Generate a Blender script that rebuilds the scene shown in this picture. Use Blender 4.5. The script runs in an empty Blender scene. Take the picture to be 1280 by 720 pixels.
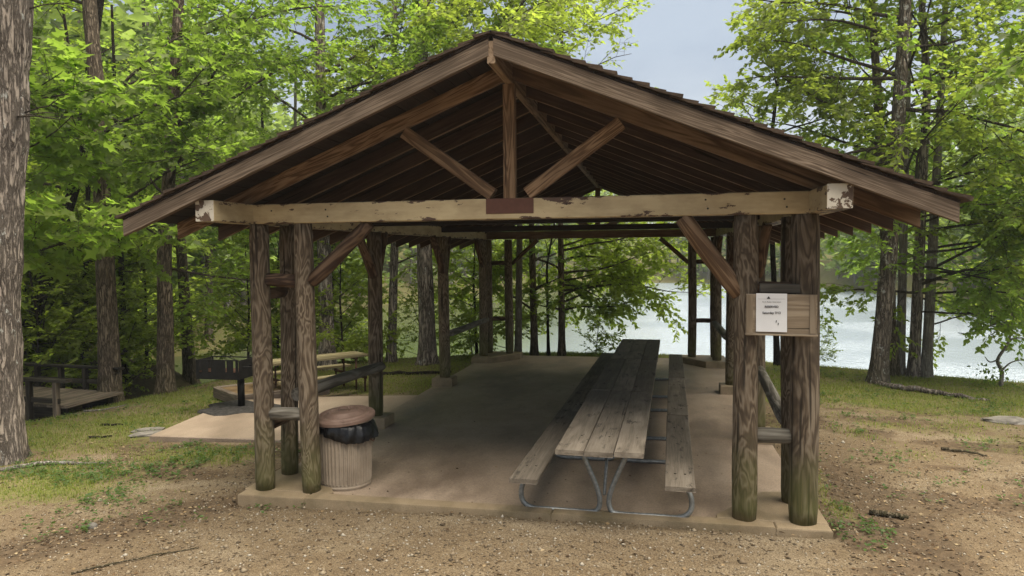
import bpy, math, random
import numpy as np
from mathutils import Matrix, Vector, Quaternion

# ------------------------------------------------------------------ camera, sky, sun, exposure
SC = bpy.context.scene
COL = SC.collection
CAM = np.array((1.3918, -6.8669, 2.4161))
YAW, PIT, ROL = (math.radians(v) for v in (11.4775, 2.3202, -0.4537))
FPX = 896.06
FWD = np.array((-math.sin(YAW)*math.cos(PIT), math.cos(YAW)*math.cos(PIT), -math.sin(PIT)))
RGT0 = np.array((math.cos(YAW), math.sin(YAW), 0.0)); UP0 = np.cross(RGT0, FWD)
RGT = RGT0*math.cos(ROL) + UP0*math.sin(ROL); UPV = -RGT0*math.sin(ROL) + UP0*math.cos(ROL)
cd = bpy.data.cameras.new('camera'); cam = bpy.data.objects.new('camera', cd); COL.objects.link(cam)
cam.matrix_world = Matrix(((RGT[0], UPV[0], -FWD[0], CAM[0]), (RGT[1], UPV[1], -FWD[1], CAM[1]),
                           (RGT[2], UPV[2], -FWD[2], CAM[2]), (0, 0, 0, 1)))
cd.sensor_width = 36.0; cd.lens = FPX*36/1280; cd.clip_start = .05; cd.clip_end = 2000
SC.camera = cam
SC.render.resolution_x, SC.render.resolution_y = 1024, 576

SUN_EL, SUN_AZ = math.radians(74), math.radians(100)      # azimuth clockwise from +Y: high sun, veiled by thin cloud
SUN_S, SKY_S = 5.0, .047
w = bpy.data.worlds.new('World'); SC.world = w; w.use_nodes = True
nt = w.node_tree; nt.nodes.clear()
out = nt.nodes.new('ShaderNodeOutputWorld'); bg = nt.nodes.new('ShaderNodeBackground')
sky = nt.nodes.new('ShaderNodeTexSky'); sky.sky_type = 'NISHITA'; sky.sun_disc = False
sky.sun_elevation = SUN_EL; sky.sun_rotation = SUN_AZ; sky.dust_density = 3.0; sky.air_density = 1.0
geo = nt.nodes.new('ShaderNodeTexCoord')
mp = nt.nodes.new('ShaderNodeMapping'); mp.inputs['Scale'].default_value = (1, 1, 2.2)
cn = nt.nodes.new('ShaderNodeTexNoise'); cn.inputs['Scale'].default_value = 2.4; cn.inputs['Detail'].default_value = 6
cr = nt.nodes.new('ShaderNodeValToRGB')
cr.color_ramp.elements[0].position = .36; cr.color_ramp.elements[0].color = (.25, .25, .25, 1)
cr.color_ramp.elements[1].position = .62; cr.color_ramp.elements[1].color = (.95, .95, .95, 1)
mx = nt.nodes.new('ShaderNodeMixRGB')
# cloud: grey-blue overhead, whitening evenly towards the horizon all the way round
sep = nt.nodes.new('ShaderNodeSeparateXYZ'); mr = nt.nodes.new('ShaderNodeMapRange'); cc = nt.nodes.new('ShaderNodeMixRGB')
mr.inputs[1].default_value = .05; mr.inputs[2].default_value = .27
cc.inputs['Color1'].default_value = (10.2, 10.4, 10.6, 1); cc.inputs['Color2'].default_value = (4.7, 5.5, 6.6, 1)
nt.links.new(geo.outputs['Generated'], sep.inputs[0]); nt.links.new(sep.outputs[2], mr.inputs[0])
nt.links.new(mr.outputs[0], cc.inputs['Fac']); nt.links.new(cc.outputs[0], mx.inputs['Color2'])
nt.links.new(geo.outputs['Generated'], mp.inputs['Vector']); nt.links.new(mp.outputs[0], cn.inputs['Vector'])
nt.links.new(cn.outputs['Fac'], cr.inputs[0]); nt.links.new(cr.outputs[0], mx.inputs['Fac'])
nt.links.new(sky.outputs[0], mx.inputs['Color1']); nt.links.new(mx.outputs[0], bg.inputs['Color'])
bg.inputs['Strength'].default_value = SKY_S
nt.links.new(bg.outputs[0], out.inputs['Surface'])
sl = bpy.data.lights.new('sun', 'SUN'); so = bpy.data.objects.new('sun', sl); COL.objects.link(so)
sl.energy = SUN_S; sl.angle = math.radians(80); sl.color = (1, .91, .75)
sdir = Vector((math.sin(SUN_AZ)*math.cos(SUN_EL), math.cos(SUN_AZ)*math.cos(SUN_EL), math.sin(SUN_EL)))
so.rotation_euler = sdir.to_track_quat('Z', 'Y').to_euler()
SC.view_settings.view_transform = 'Standard'; SC.view_settings.look = 'None'
SC.view_settings.gamma = 1.0; SC.view_settings.exposure = 1.25
SC.cycles.max_bounces = 8; SC.cycles.diffuse_bounces = 4; SC.cycles.transmission_bounces = 6
SC.cycles.use_denoising = True; SC.cycles.denoising_prefilter = "ACCURATE"

RNG = np.random.default_rng(7); random.seed(7)

# ------------------------------------------------------------------ node helpers and materials
class NB:
    def __init__(s, name):
        s.m = bpy.data.materials.new(name); s.m.use_nodes = True
        s.t = s.m.node_tree; s.t.nodes.clear()
        s.o = s.t.nodes.new('ShaderNodeOutputMaterial')
    def n(s, typ, ins=None, out=0, **props):
        nd = s.t.nodes.new('ShaderNode'+typ)
        for k, v in props.items(): setattr(nd, k, v)
        for k, v in (ins or {}).items(): s.put(nd.inputs[k], v)
        return nd.outputs[out] if out is not None else nd
    def put(s, sock, v):
        if isinstance(v, bpy.types.NodeSocket): s.t.links.new(v, sock)
        else:
            if isinstance(v, (tuple, list)) and len(v) == 3 and sock.type == 'RGBA': v = (*v, 1)
            sock.default_value = v
    def mix(s, f, a, b, mode='MIX'): return s.n('MixRGB', {'Fac': f, 'Color1': a, 'Color2': b}, blend_type=mode)
    def math(s, op, a, b=0.0, c=0.0, clamp=False): return s.n('Math', {0: a, 1: b, 2: c}, operation=op, use_clamp=clamp)
    def rng(s, v, a, b, c=0., d=1.): return s.n('MapRange', {0: v, 1: a, 2: b, 3: c, 4: d})
    def noise(s, vec, scale, detail=4, rough=.55, dist=0., out='Fac'):
        return s.n('TexNoise', {'Vector': vec, 'Scale': scale, 'Detail': detail, 'Roughness': rough, 'Distortion': dist}, out)
    def ramp(s, f, stops):
        nd = s.n('ValToRGB', {0: f}, None); e = nd.color_ramp.elements
        while len(e) < len(stops): e.new(.5)
        for x, (p, c) in zip(e, stops): x.position = p; x.color = (*c, 1)
        return nd.outputs[0]
    def scale(s, vec, xyz): return s.n('Mapping', {'Vector': vec, 'Scale': xyz})
    def objvec(s):
        tc = s.n('TexCoord', out='Object'); r = s.n('ObjectInfo', out='Random')
        off = s.n('CombineXYZ', {0: s.math('MULTIPLY', r, 37.), 1: s.math('MULTIPLY', r, 91.), 2: s.math('MULTIPLY', r, 53.)})
        return s.n('VectorMath', {0: tc, 1: off}, operation='ADD'), tc, r
    def bump(s, h, strength=.3, dist=.02): return s.n('Bump', {'Height': h, 'Strength': strength, 'Distance': dist})
    def bsdf(s, col, rough=.8, spec=.3, normal=None, metal=0.):
        i = {'Base Color': col, 'Roughness': rough, 'Specular IOR Level': spec, 'Metallic': metal}
        if normal is not None: i['Normal'] = normal
        return s.n('BsdfPrincipled', i)
    def done(s, sh): s.t.links.new(sh, s.o.inputs[0]); return s.m

def wood(name, dark, mid, light, grain=9., contour=26., algae=0., rough=.82, rw=.45, speck=None, gx=.9, crk=(.8, 30, .68)):
    b = NB(name); v, tc, r = b.objvec()
    gv = b.scale(v, (gx, grain, grain))
    n1 = b.noise(gv, 1.0, 3, .5, .6)
    rings = b.math('SINE', b.math('MULTIPLY', n1, b.rng(r, 0, 1, contour*.45, contour*1.25)))
    rings = b.rng(rings, -1, 1)
    fine = b.noise(b.scale(v, (3., 70, 70)), 1., 3, .7)
    big = b.noise(v, 2.2, 3)
    f = b.math('ADD', b.math('MULTIPLY', rings, rw), b.math('MULTIPLY', fine, 1-rw))
    col = b.ramp(f, [(.22, dark), (.5, mid), (.82, light)])
    col = b.mix(b.rng(big, .35, .7, 0, .55), col, tuple(c*.55 for c in mid))
    tone = b.rng(r, 0, 1, .78, 1.15)
    col = b.mix(1., col, b.n('CombineColor', {0: tone, 1: tone, 2: tone}), 'MULTIPLY')
    crack = b.noise(b.scale(v, (crk[0], crk[1], crk[1])), 1., 2, .5)
    col = b.mix(b.rng(crack, crk[2], crk[2]+.035, 0, .85), col, tuple(c*.3 for c in dark))
    if speck: col = b.mix(b.rng(b.noise(b.scale(v, (2, 6, 6)), 1.5, 5, .7), .57, .66, 0, .9), col, speck)
    if algae:
        sx = b.n('SeparateXYZ', {0: tc})
        g = b.math('ADD', sx, b.math('MULTIPLY', b.noise(v, 3., 4), .9))
        col = b.mix(b.rng(g, .35, 1.25, algae, 0.), col, b.mix(fine, (.035, .045, .008), (.13, .135, .035)))
        col = b.mix(b.rng(g, .38, .55, .6, 0.), col, (.16, .12, .07))
    h = b.math('ADD', b.math('MULTIPLY', rings, .5), b.math('SUBTRACT', fine, b.rng(crack, crk[2]-.02, crk[2]+.05, 0, 1.5)))
    return b.done(b.bsdf(col, rough, .25, b.bump(h, .45, .006)))

MAT = {}
MAT['post'] = wood('peeled_log', (.056, .039, .025), (.125, .092, .061), (.23, .185, .135), 5.6, 80., .75, rw=.5, gx=1.6, crk=(.5, 15, .63))
MAT['log'] = wood('brown_log', (.04, .022, .014), (.085, .05, .03), (.17, .11, .07), 5., 46., rw=.6, gx=1.3)
MAT['greylog'] = wood('grey_log', (.07, .06, .048), (.14, .125, .10), (.25, .23, .20), 8., 26.)
MAT['frame'] = wood('roof_timber', (.07, .042, .025), (.14, .085, .053), (.215, .14, .092), 14., 20., rw=.25)
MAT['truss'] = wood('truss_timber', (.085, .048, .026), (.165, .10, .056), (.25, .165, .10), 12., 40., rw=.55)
MAT['fascia'] = wood('weathered_fascia', (.065, .046, .032), (.125, .09, .063), (.225, .172, .128), 16., 60., rw=.35, gx=.5)
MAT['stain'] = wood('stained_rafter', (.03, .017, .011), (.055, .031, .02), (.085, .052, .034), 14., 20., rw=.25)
MAT['ridge'] = wood('ridge_timber', (.13, .085, .05), (.24, .165, .105), (.33, .24, .165), 12., 30., rw=.5)  # paler than the truss timber, light on the underside put into its colour
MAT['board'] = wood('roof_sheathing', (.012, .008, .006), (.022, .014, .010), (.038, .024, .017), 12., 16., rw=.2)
MAT['table'] = wood('table_plank', (.115, .095, .073), (.205, .172, .135), (.285, .245, .198), 9., 14., rw=.3, speck=(.042, .035, .028))
MAT['oldtable'] = wood('pale_plank', (.12, .095, .05), (.24, .20, .11), (.36, .31, .19), 14., 20.)
MAT['bridge'] = wood('bridge_timber', (.012, .010, .008), (.03, .024, .018), (.06, .05, .038), 12., 20.)
MAT['deck'] = wood('deck_plank', (.07, .054, .042), (.135, .106, .082), (.21, .17, .132), 12., 20.)
MAT['ply'] = wood('plywood', (.20, .15, .10), (.29, .225, .155), (.37, .30, .215), 10., 18., rough=.7)

def paint():
    b = NB('peeling_cream_paint'); v, tc, r = b.objvec()
    n = b.noise(b.scale(v, (.55, 1.6, 1.6)), 7., 8, .7); n2 = b.noise(v, 1.6, 2)
    edge = b.math('ABSOLUTE', b.n('SeparateXYZ', {0: tc}, 2))       # local height across the beam
    t = b.math('ADD', b.math('ADD', n, b.rng(edge, .055, .10, 0, .13)), b.math('MULTIPLY', b.rng(n2, .45, .7), .10))
    peel = b.rng(t, .655, .667)
    c = b.mix(b.noise(b.scale(v, (2, 22, 22)), 1., 4), (.36, .28, .16), (.50, .41, .255))
    c = b.mix(b.rng(b.noise(b.scale(v, (1, 2.5, 2.5)), 2.2, 6, .65), .42, .7, 0, .75), c, (.225, .165, .09))
    c = b.mix(peel, c, b.mix(b.noise(v, 25., 3), (.035, .022, .015), (.10, .055, .038)))
    return b.done(b.bsdf(c, .6, .35, b.bump(b.math('SUBTRACT', 1., peel), .5, .003)))
MAT['cream'] = paint()
def endpaint():
    b = NB('peeling_pale_paint'); v, tc, r = b.objvec()
    peel = b.rng(b.noise(v, 9., 6, .62), .535, .55)
    c = b.mix(b.noise(v, 20., 3), (.40, .36, .30), (.52, .48, .40))
    c = b.mix(peel, c, b.mix(b.noise(v, 30., 3), (.05, .03, .02), (.12, .08, .055)))
    return b.done(b.bsdf(c, .7, .3, b.bump(b.math('SUBTRACT', 1., peel), .5, .003)))
MAT['endpaint'] = endpaint()

def plain(name, c1, c2, scale=8., rough=.7, spec=.3, metal=0., bump=.2, bd=.01, detail=6):
    b = NB(name); v, tc, r = b.objvec()
    n = b.noise(v, scale, detail, .6)
    return b.done(b.bsdf(b.mix(b.rng(n, .3, .7), c1, c2), rough, spec, b.bump(n, bump, bd), metal))
MAT['redpaint'] = plain('brown_red_paint', (.075, .03, .02), (.105, .045, .031), 14., .65)
MAT['galv'] = plain('galvanised_tube', (.17, .18, .18), (.32, .33, .33), 30., .5, .5, .65, .1)
MAT['blacksteel'] = plain('black_steel', (.006, .006, .006), (.014, .013, .012), 12., .75, .2)
MAT['rust'] = plain('rusty_metal', (.05, .028, .018), (.12, .06, .035), 18., .8)
MAT['bolt'] = plain('dark_bolt', (.03, .025, .02), (.07, .055, .04), 40., .6, .4, .5)
MAT['paper'] = plain('white_paper', (.68, .68, .69), (.76, .76, .77), 3., .6, .2, 0., .05)
MAT['ink'] = plain('printed_ink', (.03, .03, .035), (.05, .05, .055), 20., .7)
MAT['stone'] = plain('grey_stone', (.11, .10, .088), (.24, .22, .195), 7., .9, .2, 0., .5, .03)
MAT['bag'] = plain('black_plastic_film', (.002, .002, .003), (.005, .005, .006), 14., .28, .35, 0., .6, .02)

def canmat(name, c1, c2, rust):
    b = NB(name); v, tc, r = b.objvec()
    n = b.noise(v, 5., 6, .65); st = b.noise(b.scale(tc, (9, 9, .8)), 1., 4)
    c = b.mix(b.rng(n, .35, .7), c1, c2)
    c = b.mix(b.rng(st, .5, .75, 0, .45), c, tuple(x*.5 for x in c1))
    c = b.mix(b.rng(b.noise(v, 9., 7, .7), .60, .68, 0, .7), c, rust)
    return b.done(b.bsdf(c, .62, .3, b.bump(n, .15, .01)))
MAT['can'] = canmat('tan_enamel', (.235, .188, .14), (.33, .272, .21), (.13, .09, .062))
MAT['lid'] = canmat('worn_red_brown_enamel', (.15, .095, .072), (.22, .15, .12), (.06, .034, .027))

def concrete(name, c1, c2, stain, sc=1., wet=None):
    b = NB(name); tc = b.n('TexCoord', out='Object')
    a = b.noise(tc, 1.1*sc, 7, .6); c = b.noise(tc, 60*sc, 3, .6); s = b.noise(b.scale(tc, (1., .45, 1)), .9*sc, 6, .65)
    col = b.mix(b.rng(a, .3, .7), c1, c2)
    col = b.mix(b.rng(s, .46, .64, 0, .85), col, stain)
    col = b.mix(b.rng(c, .35, .7, .75, 1.1), (0, 0, 0), col)
    rg = b.rng(s, .4, .7, .75, .5)
    return b.done(b.bsdf(col, rg, .35, b.bump(b.math('ADD', c, b.math('MULTIPLY', a, 2.)), .15, .004)))
MAT['floor'] = concrete('worn_concrete_floor', (.275, .208, .15), (.385, .30, .225), (.155, .112, .08))
MAT['kerb'] = concrete('sandy_concrete', (.215, .16, .098), (.31, .24, .155), (.14, .11, .062), 2.)
MAT['pad'] = concrete('pale_concrete_pad', (.32, .24, .18), (.42, .33, .25), (.22, .165, .12), 1.)
MAT['ash'] = plain('charcoal_ash', (.018, .017, .017), (.075, .07, .066), 22., .95, .1, 0., .8, .02)

def barkmat(name, dark, light, lichen=None, lf=.6, sc=1., moss=0.):
    b = NB(name); v, tc, r = b.objvec()
    st = b.scale(v, (1, 1, .16))
    n = b.noise(st, 26.*sc, 4, .65, .4)
    ridge = b.math('ABSOLUTE', b.math('SUBTRACT', n, .5)); ridge = b.rng(ridge, .015, .11)
    c = b.mix(ridge, dark, light)
    c = b.mix(b.rng(b.noise(v, 2., 4), .35, .7, 0, .5), c, tuple(x*.6 for x in light))
    if lichen: c = b.mix(b.rng(b.noise(b.scale(v, (1, 1, .6)), 8., 8, .75), lf, lf+.05, 0, .8), c, lichen)
    if moss:
        z = b.n('SeparateXYZ', {0: tc}, 2)
        c = b.mix(b.rng(b.math('ADD', z, b.noise(v, 4., 4)), .4, 1.3, moss, 0), c, (.05, .055, .012))
    return b.done(b.bsdf(c, .95, .1, b.bump(b.math('ADD', ridge, b.math('MULTIPLY', b.noise(v, 60, 3), .4)), 1., .018)))
MAT['bark_grey'] = barkmat('grey_furrowed_bark', (.04, .032, .027), (.33, .28, .238), (.46, .47, .44), .60, .6)
MAT['bark_brown'] = barkmat('brown_furrowed_bark', (.042, .032, .024), (.24, .188, .142), None, .6, .8, .35)
MAT['bark_lichen'] = barkmat('speckled_bark', (.045, .037, .03), (.235, .195, .16), (.50, .50, .47), .56, .8, .35)
MAT['bark_dark'] = barkmat('dark_bark', (.015, .012, .01), (.06, .048, .038), None)
MAT['bark_pale'] = barkmat('pale_smooth_bark', (.15, .13, .11), (.30, .275, .24), (.4, .39, .36), .6, .7)
MAT['branch'] = barkmat('branch_bark', (.045, .036, .028), (.14, .115, .09), None, .6, 2.)

def leafmat(name, a, c, tr, mixf=.5, rough=.5):
    b = NB(name)
    r = b.n('NewGeometry', out='Random Per Island'); o = b.n('ObjectInfo', out='Random')
    f = b.math('ADD', b.math('MULTIPLY', r, .62), b.math('MULTIPLY', o, .38))
    col = b.mix(f, a, c); t = b.mix(f, tuple(x*.6 for x in tr), tuple(min(1, x*1.25) for x in tr))
    sh = b.n('MixShader', {0: mixf, 1: b.bsdf(col, rough, .35), 2: b.n('BsdfTranslucent', {0: t})})
    return b.done(sh)
MAT['leaf'] = leafmat('green_leaf', (.075, .112, .018), (.15, .19, .035), (.30, .46, .055), .6)
MAT['leaf_yellow'] = leafmat('yellow_green_leaf', (.095, .128, .02), (.18, .205, .04), (.41, .53, .065), .62)
MAT['leaf_dark'] = leafmat('dark_green_leaf', (.05, .095, .013), (.10, .145, .022), (.28, .42, .035), .5)
MAT['leaf_far'] = leafmat('distant_leaf', (.08, .125, .03), (.15, .19, .05), (.32, .44, .09), .55)
MAT['grass'] = leafmat('grass_blade', (.09, .13, .022), (.185, .21, .05), (.38, .44, .07), .45, .6)
MAT['weed'] = leafmat('weed_leaf', (.04, .085, .016), (.085, .14, .03), (.16, .27, .04), .4)
MAT['litter'] = plain('dead_leaf', (.08, .05, .028), (.24, .165, .09), 3., .9, .1)
MAT['pebble'] = None
def pebble():
    b = NB('pale_pebble'); r = b.n('NewGeometry', out='Random Per Island')
    return b.done(b.bsdf(b.ramp(r, [(0, (.06, .045, .03)), (.4, (.15, .112, .072)), (.8, (.24, .195, .135)), (1, (.33, .30, .25))]), .85, .2))
MAT['pebble'] = pebble()

def groundmat():
    b = NB('sandy_ground'); tc = b.n('TexCoord', out='Object')
    at = b.n('Attribute', {}, None, attribute_name='cover'); rgb = b.n('SeparateColor', {0: at.outputs['Color']}, None)
    G, D, K = rgb.outputs[0], rgb.outputs[1], rgb.outputs[2]
    n1 = b.noise(tc, 1.3, 7, .62); n2 = b.noise(tc, 9., 6, .7); n3 = b.noise(tc, 75., 4, .7)
    sand = b.mix(b.rng(n2, .3, .7), (.142, .104, .06), (.255, .195, .122))
    sand = b.mix(b.rng(n1, .4, .7, 0, .6), sand, (.12, .085, .052))
    n0 = b.noise(b.scale(tc, (.8, 1.6, 1)), .7, 5, .65)
    sand = b.mix(b.rng(n0, .48, .66, 0, .75), sand, (.31, .255, .175))
    sand = b.mix(b.rng(n3, .42, .58, .85, 0), sand, (.075, .05, .03))
    n4 = b.noise(tc, 160., 3, .7); sand = b.mix(b.rng(n4, .60, .68, 0, .7), sand, (.42, .36, .27))
    soil = b.mix(b.rng(n2, .35, .65), (.045, .032, .021), (.13, .09, .055))
    sand = b.mix(b.math('MULTIPLY', b.rng(b.math('ADD', b.math('MULTIPLY', D, 1.1), b.math('MULTIPLY', b.math('SUBTRACT', n2, .5), 1.3)), .35, .6), .85), sand, soil)
    turf = b.mix(b.rng(n3, .3, .7), (.085, .10, .024), (.175, .175, .055))
    turf = b.mix(b.rng(n1, .40, .66, 0, .75), turf, (.19, .15, .08))
    gm = b.rng(b.math('ADD', G, b.math('MULTIPLY', b.math('SUBTRACT', n2, .5), 1.5)), .30, .78)
    c = b.mix(gm, sand, turf)
    wood_floor = b.mix(b.rng(n2, .3, .7), (.03, .028, .014), (.085, .065, .035))
    c = b.mix(K, c, wood_floor)
    h = b.math('ADD', b.math('MULTIPLY', n2, 1.), b.math('MULTIPLY', n3, .6))
    return b.done(b.bsdf(c, .95, .12, b.bump(h, .7, .025)))
MAT['ground'] = groundmat()
def watermat():
    b = NB('lake_water'); tc = b.n('TexCoord', out='Object')
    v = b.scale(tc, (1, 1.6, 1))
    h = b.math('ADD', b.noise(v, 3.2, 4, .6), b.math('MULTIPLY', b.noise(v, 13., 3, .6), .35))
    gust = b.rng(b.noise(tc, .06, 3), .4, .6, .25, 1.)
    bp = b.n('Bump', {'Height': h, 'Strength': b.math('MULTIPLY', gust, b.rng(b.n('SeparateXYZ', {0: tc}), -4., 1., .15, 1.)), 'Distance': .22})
    xx = b.n('SeparateXYZ', {0: tc}); return b.done(b.bsdf(b.mix(b.rng(xx, -7., 2.), (.05, .07, .03), (.33, .39, .46)), b.rng(xx, -6., 3., .08, .20), .8, bp, b.rng(xx, -7., 2., .05, .36)))  # paler and bluer towards +X: bright sky reflection painted into the colour
MAT['water'] = watermat()

# ------------------------------------------------------------------ object helpers
def wm(o):
    m = o.matrix_basis.copy()
    return wm(o.parent) @ m if o.parent else m
def setp(o, label=None, cat=None, group=None, kind=None):
    for k, v in (('label', label), ('category', cat), ('group', group), ('kind', kind)):
        if v: o[k] = v
    return o
def empty(name, label, cat, loc=(0, 0, 0), rz=0., group=None):
    o = bpy.data.objects.new(name, None); COL.objects.link(o); o.location = loc; o.rotation_euler = (0, 0, rz)
    o.empty_display_size = .2
    return setp(o, label, cat, group)
def link(name, me, parent=None, M=None, **k):
    o = bpy.data.objects.new(name, me); COL.objects.link(o)
    M = M or Matrix()
    if parent is not None:
        o.parent = parent; o.matrix_basis = wm(parent).inverted() @ M
    else: o.matrix_basis = M
    return setp(o, **k)
def mesh(name, V, F, mats, fm=None, smooth=False):
    me = bpy.data.meshes.new(name); me.from_pydata([tuple(v) for v in V], [], F)
    for m in (mats if isinstance(mats, (list, tuple)) else [mats]): me.materials.append(m)
    if fm is not None: me.polygons.foreach_set('material_index', fm)
    if smooth: me.polygons.foreach_set('use_smooth', [True]*len(me.polygons))
    me.update(); return me
def npmesh(name, V, F, mats, fm=None, smooth=False):
    """V (n,3); F (m,k) all faces of k corners"""
    V = np.asarray(V, np.float32); F = np.asarray(F, np.int32); me = bpy.data.meshes.new(name)
    me.vertices.add(len(V)); me.vertices.foreach_set('co', V.ravel())
    k = F.shape[1]; me.loops.add(F.size); me.loops.foreach_set('vertex_index', F.ravel())
    me.polygons.add(len(F)); me.polygons.foreach_set('loop_start', np.arange(0, F.size, k, dtype=np.int32))
    me.polygons.foreach_set('loop_total', np.full(len(F), k, np.int32))
    for m in (mats if isinstance(mats, (list, tuple)) else [mats]): me.materials.append(m)
    if fm is not None: me.polygons.foreach_set('material_index', np.asarray(fm, np.int32))
    if smooth: me.polygons.foreach_set('use_smooth', np.ones(len(F), bool))
    me.update(calc_edges=True); return me
def loft(rings, caps=True):
    n = len(rings[0]); V = [p for r in rings for p in r]; F = []
    for i in range(len(rings)-1):
        a, c = i*n, (i+1)*n
        F += [(a+j, a+(j+1) % n, c+(j+1) % n, c+j) for j in range(n)]
    if caps: F += [tuple(range(n-1, -1, -1)), tuple(range((len(rings)-1)*n, len(rings)*n))]
    return V, F
def axis_matrix(p0, p1, up=(0, 0, 1)):
    """local X runs from p0 to p1, local Z as near as can be to up"""
    p0, p1 = Vector(p0), Vector(p1); x = (p1-p0).normalized(); up = Vector(up)
    if abs(x.dot(up)) > .98: up = Vector((0, 1, 0))
    y = up.cross(x).normalized(); z = x.cross(y)
    return Matrix(((x.x, y.x, z.x, p0.x), (x.y, y.y, z.y, p0.y), (x.z, y.z, z.z, p0.z), (0, 0, 0, 1))), (p1-p0).length
_cache = {}
def timber_mesh(L, w_, h, mat, ch=.006, seed=0, rough=0., cut=None, edge=None):
    key = (round(L, 3), round(w_, 3), round(h, 3), mat, seed, ch, rough, cut, edge)
    if key in _cache: return _cache[key]
    r = random.Random(seed*131+int(L*100)); seg = 1 if rough == 0 else max(3, int(L/.35)); rings = []
    a, c = w_/2, h/2
    pr = [(a-ch, -c), (a, -c+ch), (a, c-ch), (a-ch, c), (-a+ch, c), (-a, c-ch), (-a, -c+ch), (-a+ch, -c)]
    for i in range(seg+1):
        x = L*i/seg; e = 1.
        dy, dz = (r.uniform(-rough, rough) for _ in 'ab')
        ring = []
        for y, z in pr:
            xx = x
            if cut and i in (0, seg): xx += (cut[0] if i == 0 else cut[1])*z      # plumb cuts
            if rough and i in (0, seg): xx += r.uniform(-rough, rough)
            ring.append((xx, y+dy*.6+r.uniform(-rough, rough)*.3, z+dz*.6+r.uniform(-rough, rough)*.3))
        rings.append(ring)
    V, F = loft(rings)
    if edge:        # lower edge in a paler material: floor-bounce light painted onto a stained timber
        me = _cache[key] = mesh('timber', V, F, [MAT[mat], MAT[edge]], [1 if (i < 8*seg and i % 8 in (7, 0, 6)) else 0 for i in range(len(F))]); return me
    me = _cache[key] = mesh('timber', V, F, MAT[mat]); return me
def timber(name, p0, p1, w_, h, mat, parent=None, up=(0, 0, 1), **k):
    kk = {x: k.pop(x) for x in ('ch', 'seed', 'rough', 'cut', 'edge') if x in k}
    M, L = axis_matrix(p0, p1, up)
    return link(name, timber_mesh(L, w_, h, mat, **kk), parent, M, **k)
def log(name, p0, p1, r0, r1, mat, parent=None, seed=0, sides=18, bend=.01, **k):
    M, L = axis_matrix(p0, p1); r = np.random.default_rng(seed+5)
    n = max(4, int(L/.14)); rings = []; ph = r.uniform(0, 6.28, 6)
    for i in range(n+1):
        t = i/n; rad = r0+(r1-r0)*t; e = 1. if 0 < i < n else .93
        a = np.arange(sides)*2*math.pi/sides
        rr = rad*e*(1+.035*np.sin(2*a+ph[0]+t*2)+.025*np.sin(3*a+ph[1]-3*t)+.02*np.sin(5*a+t*9+ph[2])+r.normal(0, .008, sides))
        oy, oz = bend*math.sin(t*3.1+ph[3]), bend*math.sin(t*4+ph[4])
        rings.append([(L*t, oy+rr[j]*math.cos(a[j]), oz+rr[j]*math.sin(a[j])) for j in range(sides)])
        if i in (0, n) : 
            pass
    V, F = loft(rings); me = mesh('log', V, F, MAT[mat], smooth=True)
    for p in list(me.polygons)[-2:]: p.use_smooth = False
    return link(name, me, parent, M, **k)
def tubepath(name, pts, rad, mat, parent=None, sides=10, **k):
    pts = [Vector(p) for p in pts]; rings = []; prev = None
    for i, p in enumerate(pts):
        t = (pts[min(i+1, len(pts)-1)]-pts[max(i-1, 0)]).normalized()
        if prev is None: prev = t.orthogonal().normalized()
        prev = (prev-t*prev.dot(t)).normalized(); q = t.cross(prev)
        rr = rad[i] if isinstance(rad, (list, tuple)) else rad
        rings.append([p+(prev*math.cos(a)+q*math.sin(a))*rr for a in [2*math.pi*j/sides for j in range(sides)]])
    V, F = loft(rings); return link(name, mesh(name, V, F, MAT[mat], smooth=True), parent, None if parent is None else wm(parent), **k)
def prism(name, poly, z0, z1, mat, parent=None, ch=.012, M=None, **k):
    """upright prism with a chamfered top; poly counter-clockwise"""
    c = np.mean(np.array(poly, float), 0)
    def inset(p, d): v = c-np.array(p); return tuple(np.array(p)+v/np.linalg.norm(v)*d)
    rings = [[(x, y, z0) for x, y in poly], [(x, y, z1-ch) for x, y in poly], [(*inset(p, ch), z1) for p in poly]]
    V, F = loft(rings); return link(name, mesh(name, V, F, MAT[mat]), parent, M, **k)
def smoothpts(pts, n=6):
    """Catmull-Rom through pts"""
    P = [Vector(p) for p in pts]; P = [P[0]*2-P[1]]+P+[P[-1]*2-P[-2]]; out = []
    for i in range(1, len(P)-2):
        for j in range(n):
            t = j/n; a, b_, c, d = P[i-1:i+3]
            out.append(.5*((2*b_)+(c-a)*t+(2*a-5*b_+4*c-d)*t*t+(3*b_-a-3*c+d)*t**3))
    return out+[P[-2]]

# ------------------------------------------------------------------ value noise
def _h(ix, iy, iz, s):
    n = (ix*374761393 + iy*668265263 + iz*2147483647 + s*974634777) & 0xffffffff
    n = ((n ^ (n >> 13))*1274126177) & 0xffffffff
    return ((n ^ (n >> 16)) & 0xffff)/65535.
def vnoise(x, y, z=0., s=0):
    x, y, z = np.broadcast_arrays(np.asarray(x, float), np.asarray(y, float), np.asarray(z, float))
    xi, yi, zi = (np.floor(v).astype(np.int64) for v in (x, y, z)); fx, fy, fz = x-xi, y-yi, z-zi
    fx, fy, fz = (f*f*(3-2*f) for f in (fx, fy, fz)); r = 0
    for a in (0, 1):
        for b_ in (0, 1):
            for c in (0, 1):
                r = r+_h(xi+a, yi+b_, zi+c, s)*(fx if a else 1-fx)*(fy if b_ else 1-fy)*(fz if c else 1-fz)
    return r
def fbm(x, y, s=0, o=4):
    return sum(vnoise(x*2**i, y*2**i, 0., s+i)*.5**i for i in range(o))/sum(.5**i for i in range(o))
def sstep(a, b, x): t = np.clip((x-a)/(b-a), 0, 1); return t*t*(3-2*t)

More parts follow.
